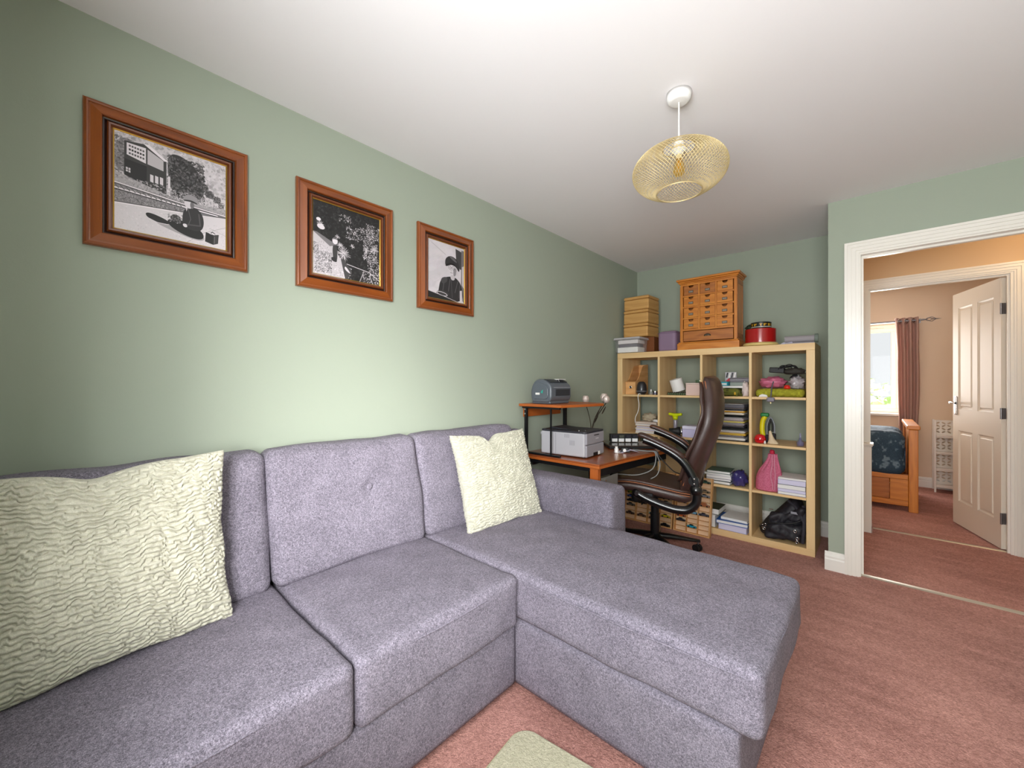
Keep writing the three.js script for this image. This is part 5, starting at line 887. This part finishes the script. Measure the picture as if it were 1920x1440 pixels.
{
  const y = cellY(3), t = thing('rucksack', 'black nylon rucksack slumped in the bottom right cell', 'rucksack', [1.345, y, 0.36]);
  const mat = std(0xffffff, 0.6, { map: clothCol(0x17161c, 0x2b2930, 331, 0.3, 30) });
  const rr = []; for (let i = 0; i <= 44; i++) { const s = i / 44, c = mix(-0.150, 0.132, s), top = mix(0.125, 0.31, smooth(0.0, 0.85, s)), e = Math.pow(clamp(1 - Math.pow(Math.abs(s * 2 - 1), 7)), 0.5), o = []; for (let j = 0; j < 56; j++) { const a = j / 56 * 6.2832, ca = Math.cos(a), sa = Math.sin(a), fold = 1 + 0.05 * noise(s * 5, ca * 2, sa * 2) + 0.035 * Math.sin(6 * a + s * 9 + 2 * noise(s * 3, a)); o.push([c + 0.03 * sa * (0.5 - s), top / 2 + Math.sign(sa) * Math.pow(Math.abs(sa), 0.7) * top / 2 * Math.max(e, 0.25) * (sa < 0 ? 1 : Math.min(fold, 1.0)), Math.sign(ca) * Math.pow(Math.abs(ca), 0.6) * 0.135 * fold * Math.max(e, 0.3)]); } rr.push(o); }
  part('main_bag', loft(rr), mat, t);
  const pk = part('front_pocket', softBox(-0.10, 0.125, 0.012, 0.135, 0.10, 0.182, 0.03, { wob: 0.02, freq: 18, step: 0.008, seed: 3, flat: true, fn: (q) => { q.y += q.x * 0.10; } }), mat, t);
  part('flap', softBox(-0.08, 0.13, 0.13, 0.225, 0.085, 0.150, 0.026, { wob: 0.02, freq: 20, step: 0.008, seed: 8, fn: (q) => { q.y += q.x * 0.38; } }), mat, t);
  part('zip', tube([[-0.14, 0.075, 0.140], [-0.05, 0.128, 0.172], [0.06, 0.150, 0.168], [0.13, 0.185, 0.145]], 0.004, 40, 6), M.black, t);
  part('shoulder_strap', tube([[0.125, 0.27, 0.09], [0.133, 0.20, 0.135], [0.131, 0.10, 0.155], [0.125, 0.02, 0.150]], 0.012, 30, 8), std(0x2e2b33, 0.8), t); part('shoulder_strap', tube([[0.03, 0.29, 0.08], [0.09, 0.25, 0.125], [0.135, 0.16, 0.150]], 0.010, 24, 8), std(0x2e2b33, 0.8), t);
  part('reflective_strip', rbox(0.055, 0.10, 0.215, 0.232, 0.145, 0.151, 0.002).rotateZ(-0.0), std(0x8f8f98, 0.4), t);
  for (const [x, yy, z, m] of [[-0.125, 0.085, 0.138, M.chrome], [-0.105, 0.098, 0.145, M.chrome], [-0.11, 0.070, 0.148, M.chrome], [0.085, 0.105, 0.186, M.chrome], [0.098, 0.055, 0.184, M.chrome], [0.096, 0.028, 0.178, M.chrome]]) part('buckle', new THREE.TorusGeometry(0.009, 0.003, 8, 16).translate(x, yy, z), m, t);
  part('zip_pull', rbox(-0.085, -0.060, 0.208, 0.214, 0.10, 0.104, 0.001).rotateZ(0.0), M.chrome, t);
}

// ------------------------------------------------------------------ two wooden display cases of toy cars leaning on the shelf unit
const carBody = extrude([[-0.030, 0.004], [-0.030, 0.012], [-0.026, 0.0145], [-0.012, 0.016], [0.014, 0.0155], [0.027, 0.012], [0.031, 0.009], [0.031, 0.004]], 0.020, 0.0015).translate(0, 0, -0.010);
const carCabin = extrude([[-0.018, 0.0165], [-0.012, 0.0235], [0.003, 0.0235], [0.012, 0.0165]], 0.016, 0.001).translate(0, 0, -0.008);
const truckCabin = extrude([[-0.028, 0.0165], [-0.028, 0.034], [0.004, 0.035], [0.014, 0.0165]], 0.017, 0.0015).translate(0, 0, -0.0085);
const wheelGeo = cyl(0.006, 0.004, 0, 0, 0, 12).rotateX(Math.PI / 2);
for (const g of [carBody, carCabin, truckCabin, wheelGeo]) g.userData.keepUv = true;
const jb = join(carBody), jc = join(carCabin), jt = join(truckCabin), jw = join(wheelGeo), tint = phys(0x20242c, 0.12, { clearcoat: 0.8 });
const paints = {}; const paint = (c) => (paints[c] ??= phys(c, 0.28, { clearcoat: 0.8, clearcoatRoughness: 0.1 }));
const ORD = ['top', 'second', 'third', 'fourth', 'fifth', 'sixth', 'seventh', 'eighth', 'ninth', 'tenth', 'eleventh', 'bottom'];
function displayCase(label, short, x, w, cols, rows, h, cars) {
  const t = thing('display_case', label, 'display case', [x, 0.0005, 0.665], 0); t.rotation.set(-0.17, 0, 0);
  const d = 0.042, b = 0.009, m = M.fileWood;
  part('side_board', rbox(-w / 2, -w / 2 + b, 0, h, -d, 0, 0.001), m, t, { swap: true }); part('side_board', rbox(w / 2 - b, w / 2, 0, h, -d, 0, 0.001), m, t, { swap: true });
  part('top_board', rbox(-w / 2 + b, w / 2 - b, h - b, h, -d, 0, 0.001), m, t); part('bottom_board', rbox(-w / 2 + b, w / 2 - b, 0, b, -d, 0, 0.001), m, t); part('back_panel', box(-w / 2 + b, w / 2 - b, b, h - b, -d, -d + 0.004), std(0xf2cfa8, 0.6), t);
  const cw = (w - 2 * b) / cols, rh = (h - 2 * b) / rows;
  for (let c = 1; c < cols; c++) part('divider', box(-w / 2 + b + c * cw - 0.002, -w / 2 + b + c * cw + 0.002, b, h - b, -d + 0.0045, -0.004), m, t, { swap: true });
  for (let r = 1; r < rows; r++) for (let c = 0; c < cols; c++) part('shelf_strip', box(-w / 2 + b + c * cw + 0.0022, -w / 2 + b + (c + 1) * cw - 0.0022, h - b - r * rh - 0.0015, h - b - r * rh + 0.0015, -d + 0.0045, -0.006), m, t);
  t.updateMatrixWorld(true);
  for (const [c, r, col, nm, truck, dx = 0] of cars) {
    const k = new THREE.Group(); k.name = numbered('toy_car'); k.userData = { label: `${nm} toy ${truck ? 'van' : 'car'} in ${ORD[r]} row, column ${['one', 'two', 'three', 'four'][c]} of the ${short} case`, category: 'toy car', group: `toy cars in the ${short} display case` };
    const p = V(-w / 2 + b + (c + 0.5) * cw + dx, h - b - (r + 1) * rh + 0.0018, -0.021).applyMatrix4(t.matrixWorld); k.position.copy(p); k.rotation.set(-0.17, 0, 0); scene.add(k);
    const s = (cw - 0.012) / 0.066; k.scale.set(Math.min(s, 1.15), 1.05, 1.0);
    const body = part('body', jb, paint(col), k, { raw: true }); part(truck ? 'van_body' : 'cabin', truck ? jt : jc, truck ? paint(col) : tint, k, { raw: true });
    for (const wx of [-0.019, 0.019]) for (const wz of [-0.0105, 0.0105]) part('wheel', jw, M.black, k, { raw: true, pos: [wx, 0.0058, wz] });
  }
}
displayCase('pale wooden display case with four columns of toy cars', 'wider left', 0.385, 0.44, 4, 12, 0.455, [
  [0, 1, 0x6b5a44, 'brown'], [0, 2, 0x2a2c30, 'black'], [0, 3, 0x44423c, 'dark grey'], [0, 4, 0x55402e, 'dark brown'], [0, 5, 0x93a81c, 'lime'], [0, 6, 0x4a66b8, 'blue'], [0, 7, 0x1e2434, 'navy'], [0, 8, 0x70645c, 'taupe'], [0, 10, 0x5a3c2a, 'rust brown'],
  [1, 4, 0xa9a4d0, 'lilac'], [1, 5, 0xb6bf3e, 'yellow green'], [1, 6, 0x5a4fae, 'purple'], [1, 7, 0x3a302a, 'black brown'], [1, 10, 0x6c4a34, 'bronze'], [1, 3, 0x8a8a90, 'grey'],
  [2, 4, 0x5c4038, 'maroon brown'], [2, 6, 0x6a7fb0, 'steel blue'], [2, 7, 0xd8dce0, 'white'], [2, 9, 0x9cc4b4, 'mint'], [2, 10, 0x7a5638, 'copper'],
  [3, 2, 0x8a7a50, 'khaki'], [3, 4, 0x2c2e2a, 'charcoal'], [3, 5, 0xcfd0d2, 'silver white'], [3, 6, 0xa8a8a4, 'pale grey'], [3, 7, 0xd2bd12, 'bright yellow'], [3, 9, 0xd6c21a, 'yellow'], [3, 11, 0x141414, 'jet black']]);
displayCase('pale wooden display case with three columns of toy cars', 'narrower right', 0.757, 0.28, 3, 12, 0.455, [
  [0, 3, 0x96c81e, 'lime green'], [0, 5, 0x5c4a78, 'purple', true], [0, 8, 0xd8622c, 'orange'], [0, 9, 0x34343c, 'charcoal'],
  [1, 3, 0x5a1c22, 'dark red', false, 0.012], [1, 6, 0x1f66a8, 'bright blue', true], [1, 7, 0x7fb2d0, 'light blue', false, 0.014], [1, 10, 0x1fa3c4, 'turquoise'],
  [2, 0, 0x3e5a4c, 'dark green'], [2, 2, 0x8a765c, 'bronze'], [2, 3, 0x8c8c92, 'silver grey'], [2, 5, 0xb06a44, 'copper', true], [2, 7, 0x4a4854, 'slate']]);

// ------------------------------------------------------------------ hallway radiator, lamp
{
  const t = thing('boxed_pipe_casing', 'narrow white boxed casing with a moulded cap in the hallway', 'pipe casing', [1.7355, 0, -0.449]);
  part('casing_body', rbox(0, 0.096, 0, 0.695, 0, 0.115, 0.003), M.gloss, t);
  part('cap', [rbox(0, 0.102, 0.696, 0.706, 0, 0.121, 0.003), rbox(0, 0.108, 0.7065, 0.722, 0, 0.127, 0.004)], M.gloss, t);
  part('skirting_strip', rbox(0.0965, 0.104, 0, 0.055, 0, 0.121, 0.002), std(0xb0867c, 0.6), t);
}
{
  const t = thing('hall_ceiling_lamp', 'warm glowing round flush lamp on the hallway ceiling', 'lamp', [2.75, H - 0.08, 0.1]);
  part('base_plate', lathe([[0, 0.08], [0.15, 0.08], [0.15, 0.06], [0, 0.06]], 36), M.whitePlastic, t);
  part('glass_bowl', lathe([[0.145, 0.06], [0.13, 0.025], [0.08, 0.006], [0, 0]], 36), new THREE.MeshStandardMaterial({ color: 0xfff0d8, emissive: new THREE.Color(1, 0.72, 0.40), emissiveIntensity: 1.0, roughness: 0.4 }), t);
  const l = new THREE.PointLight(new THREE.Color().setRGB(1, 0.70, 0.40), 0.4, 0, 2); l.name = 'hall_lamp_light'; l.position.set(0, -0.06, 0); l.castShadow = true; l.shadow.radius = 4; t.add(l);
}
// ------------------------------------------------------------------ bedroom door, bed, curtain, rack
{
  const hx = 2.545, hz = -0.53, ex = 2.372, ez = -1.165, L = Math.hypot(ex - hx, ez - hz);
  const t = new THREE.Group(); t.name = 'door_1'; t.userData = { kind: 'structure', label: 'white panelled bedroom door standing open', category: 'door' }; scene.add(t);
  t.position.set(hx, 0.008, hz); t.rotation.y = Math.atan2(-(ez - hz), ex - hx);              // local +x runs from hinge to free edge
  const hgt = 1.965, th = 0.036, m = M.doorPaint, st = 0.085, mid = 0.07, cols = [[st, L / 2 - mid / 2], [L / 2 + mid / 2, L - st]], rowsY = [[0.20, 0.80], [0.98, 1.84]];
  const holes = []; for (const [a, b] of cols) for (const [c, e] of rowsY) holes.push([[a, c], [a, e], [b, e], [b, c]]);
  part('door_leaf', extrude([[0, 0], [L, 0], [L, hgt], [0, hgt]], th, 0, 1, holes).translate(0, 0, -th / 2), m, t);
  for (const [a, b] of cols) for (const [c, e] of rowsY) {
    const pn = part('door_panel', box(a, b, c, e, -0.008, 0.008), m, t);
    const rise = (s) => loft([[a + 0.001, b - 0.001, c + 0.001, e - 0.001, 0.0165], [a + 0.012, b - 0.012, c + 0.012, e - 0.012, 0.0085]].map(([p, q, r, u, z]) => [[p, r, s * z], [q, r, s * z], [q, u, s * z], [p, u, s * z]]), false);
    for (const s of [-1, 1]) { const g = rise(s).toNonIndexed(); g.computeVertexNormals(); part('moulding', g, m, pn); const f = extrude([[a + 0.030, c + 0.030], [b - 0.030, c + 0.030], [b - 0.030, e - 0.030], [a + 0.030, e - 0.030]], 0.002, 0.005, 1).translate(0, 0, 0); if (s < 0) f.rotateY(Math.PI).translate(a + b, 0, 0); f.translate(0, 0, s * 0.0085); part('raised_field', f, m, pn); }
  }
  for (const s of [-1, 1]) { const hd = part('handle_plate', softBox(L - 0.073, L - 0.033, 0.93, 1.09, s * th / 2 - (s < 0 ? 0.008 : 0), s * th / 2 + (s > 0 ? 0.008 : 0), 0.0035, { step: 0.006 }), M.chrome, t); part('lever', [cyl(0.009, 0.04, 0, 0, 0, 14).rotateX(s * Math.PI / 2).translate(L - 0.053, 1.035, s * (th / 2 + 0.004)), tube([[L - 0.053, 1.035, s * 0.058], [L - 0.09, 1.038, s * 0.062], [L - 0.15, 1.032, s * 0.060]], 0.008, 20, 10)], M.chrome, hd); }
  part('lock_plate', box(L - 0.0005, L + 0.001, 0.95, 1.07, -0.012, 0.012), M.chrome, t);
  for (const y of [0.22, 0.98, 1.74]) part('hinge', [box(-0.004, -0.0005, y - 0.04, y + 0.04, -0.018, 0.018), cyl(0.006, 0.08, -0.006, y - 0.04, -0.02, 10)], M.steel, t);
}
{
  const t = thing('bed', 'pine bed with tall end board in the bedroom', 'bed', [0, 0, 0]);
  part('end_post', rbox(2.085, 2.150, 0, 0.775, -1.345, -1.275, 0.006), M.pine, t, { swap: true }); part('end_post', rbox(2.085, 2.150, 0, 0.775, -2.25, -2.18, 0.006), M.pine, t, { swap: true });
  part('end_panel', rbox(2.105, 2.135, 0.14, 0.765, -2.18, -1.345, 0.003), M.pine, t); part('cap_rail', rbox(2.073, 2.163, 0.776, 0.812, -2.262, -1.263, 0.008), M.pine, t);
  part('side_rail', rbox(0.16, 2.084, 0.30, 0.345, -1.335, -1.285, 0.004), M.pine, t); part('side_rail', rbox(0.16, 2.084, 0.05, 0.10, -1.335, -1.285, 0.004), M.pine, t); part('side_rail', rbox(0.16, 2.084, 0.10, 0.345, -2.24, -2.19, 0.004), M.pine, t);
  part('drawer_front', rbox(1.25, 1.955, 0.102, 0.298, -1.328, -1.295, 0.004), M.pineDark, t); part('drawer_front', rbox(0.5, 1.245, 0.102, 0.298, -1.328, -1.295, 0.004), M.pineDark, t); part('stile', rbox(1.958, 2.084, 0.101, 0.299, -1.335, -1.285, 0.003), M.pine, t);
  part('mattress', softBox(0.20, 2.07, 0.35, 0.58, -2.18, -1.35, 0.03, { step: 0.05 }), M.white, t);
  const dm = std(0xffffff, 0.85, { map: (() => { const a = tnoise(341, 22), b = tnoise(342, 60), f = tnoise(343, 200); return pixels(512, (u, v) => { const k = smooth(0.52, 0.75, a(u, v) * 0.6 + b(u, v) * 0.4) * 0.55 + 0.18 * f(u, v); return [mix(34, 140, k), mix(58, 160, k), mix(78, 176, k)]; }, true, 0.9); })() });
  single('bedspread', 'dark blue patterned bedspread over the pine bed', 'bedspread', softBox(0.205, 2.06, 0.345, 0.735, -2.19, -1.262, 0.07, { step: 0.022, wob: 0.03, freq: 4, seed: 5, bulge: [0, 0.02, 0], fn: (q, f) => { if (q.y < 0 && Math.abs(f[2]) < 0.85) q.y = Math.max(q.y, 0.05); } }), dm);
}
{
  const t = thing('curtain', 'long brown curtain gathered at the right of the bedroom window', 'curtain', [0, 0, 0]);
  const rr = [], cm = phys(0xc7a397, 0.8, { transmission: 0.25, thickness: 0 });
  for (let i = 0; i <= 40; i++) { const s = i / 40, y = mix(0.23, 1.985, s), cx = mix(2.135, 2.125, s) + 0.015 * Math.sin(s * 3), hw = mix(0.082, 0.10, smooth(0.75, 1, s)) + 0.014 * Math.sin(Math.PI * Math.min(1, (1 - s) * 1.4)); const o = []; const n = 60; for (let j = 0; j <= n; j++) { const k = j / n, x = cx - hw + 2 * hw * k; o.push([x, y, ZBED + 0.085 + 0.032 * Math.sin(k * Math.PI * 7 + 0.6 * Math.sin(s * 4)) * (0.8 + 0.2 * s)]); } for (let j = n; j >= 0; j--) { const q = o[j]; o.push([q[0], q[1], q[2] - 0.004]); } rr.push(o); }
  part('cloth', loft(rr, false), cm, t);
  for (const k of [0.2, 0.5, 0.8]) part('eyelet', new THREE.TorusGeometry(0.026, 0.006, 8, 24).rotateY(0.9).translate(2.03 + k * 0.19, 1.945, ZBED + 0.085), M.chrome, t);
  const r = thing('curtain_rail', 'thin metal curtain rod with a twisted finial end', 'curtain rod', [0, 0, 0]);
  part('rod', cyl(0.009, 1.62, 0, 0, 0, 14).rotateZ(-Math.PI / 2).translate(0.66, 1.948, ZBED + 0.085), M.steel, r);
  part('finial', [0, 1, 2, 3].map((k) => tube([0, 1, 2, 3, 4, 5].map((i) => { const a = k * 1.57 + i * 0.5, rad = 0.026 * Math.sin(i / 5 * Math.PI); return [2.28 + i * 0.018, 1.948 + Math.cos(a) * rad, ZBED + 0.085 + Math.sin(a) * rad]; }), 0.003, 20, 6)).concat([new THREE.ConeGeometry(0.006, 0.05, 10).rotateZ(-Math.PI / 2).translate(2.39, 1.948, ZBED + 0.085)]), M.steel, r);
  part('bracket', [box(2.235, 2.25, 1.92, 1.97, ZBED + 0.0005, ZBED + 0.012), box(2.238, 2.247, 1.933, 1.941, ZBED + 0.0005, ZBED + 0.09)], M.steel, r);
}
{
  const t = thing('fretwork_rack', 'white shelved rack with fretwork panels against the peach wall', 'rack', [2.34, 0, ZBED + 0.03]);
  const w = 0.34, d = 0.20, h = 0.80, m = M.gloss;
  for (const x of [0, w]) for (const z of [0, d]) part('post', rbox(x, x + 0.016, 0, z ? h - 0.22 * 0 : h, z, z + 0.014, 0.002), m, t);
  const q = rng(401);
  for (let k = 0; k < 4; k++) {
    const y0 = 0.055 + k * 0.185; part('shelf', rbox(0.017, w - 0.001, y0, y0 + 0.012, 0.001, d + 0.012, 0.002), m, t); part('rail', rbox(0.017, w - 0.001, y0 + 0.013, y0 + 0.03, d + 0.001, d + 0.013, 0.002), m, t);
    const holes = []; for (let i = 0; i < 7; i++) for (let j = 0; j < 4; j++) { const cx = 0.017 + 0.028 + i * 0.044, cy = y0 + 0.048 + j * 0.034, a = (i + j) % 2 ? 0.7 : -0.6, rx = 0.018, ry = 0.0085, o = []; for (let s = 0; s < 10; s++) { const b = s / 10 * 6.2832, ex = Math.cos(b) * rx, ey = Math.sin(b) * ry; o.push([cx + ex * Math.cos(a) - ey * Math.sin(a), cy + ex * Math.sin(a) + ey * Math.cos(a)]); } holes.push(o); }
    part('fretwork_panel', extrude([[0.017, y0 + 0.013], [w - 0.001, y0 + 0.013], [w - 0.001, y0 + 0.182], [0.017, y0 + 0.182]], 0.006, 0, 1, holes).translate(0, 0, 0.003), m, t);
  }
}
// ------------------------------------------------------------------ garden beyond the bedroom window
struct('ground', 'green lawn outside the bedroom window', 'lawn', box(-30, 30, -3.2, -3.1, -40, -3.3), std(0xffffff, 0.95, { map: clothCol(0x84a050, 0xa8c070, 351, 3, 30) }));
for (const [x, z, s, l] of [[1.2, -11, 2.5, 'pale green leafy tree nearest the bedroom window'], [4.3, -13.5, 3.0, 'pale green leafy tree behind the window curtain'], [-2.6, -14, 3.2, 'pale green leafy tree left of the bedroom window']]) {
  const t = thing('garden_tree', l, 'tree', [x, -3.1, z], 0, 'trees outside the bedroom window');
  const q = rng(Math.round(x * 10 + 500)), lv = std(0xffffff, 0.8, { map: clothCol(0xb2c88c, 0xd8e4b4, 361 + Math.round(x), 0.5, 20) });
  part('trunk', tube([[0, 0, 0], [0.1, 1.2, 0], [0, 2.2, 0.1]], 0.14, 12, 8), std(0x5a4632, 0.9), t);
  const lg = []; for (let i = 0; i < 2600; i++) { const a = q() * 6.2832, b = Math.acos(2 * q() - 1), r = s * 0.72 * Math.pow(q(), 0.4), g = new THREE.CircleGeometry(0.09 + 0.06 * q(), 5); g.scale(1, 0.6, 1); g.rotateX(q() * 6).rotateY(q() * 6).translate(Math.sin(b) * Math.cos(a) * r, 3.0 + Math.cos(b) * r * 0.85, Math.sin(b) * Math.sin(a) * r); lg.push(g); }
  part('foliage', lg, lv, t, { kind: 'stuff' });
}

renderer.render(scene, camera);
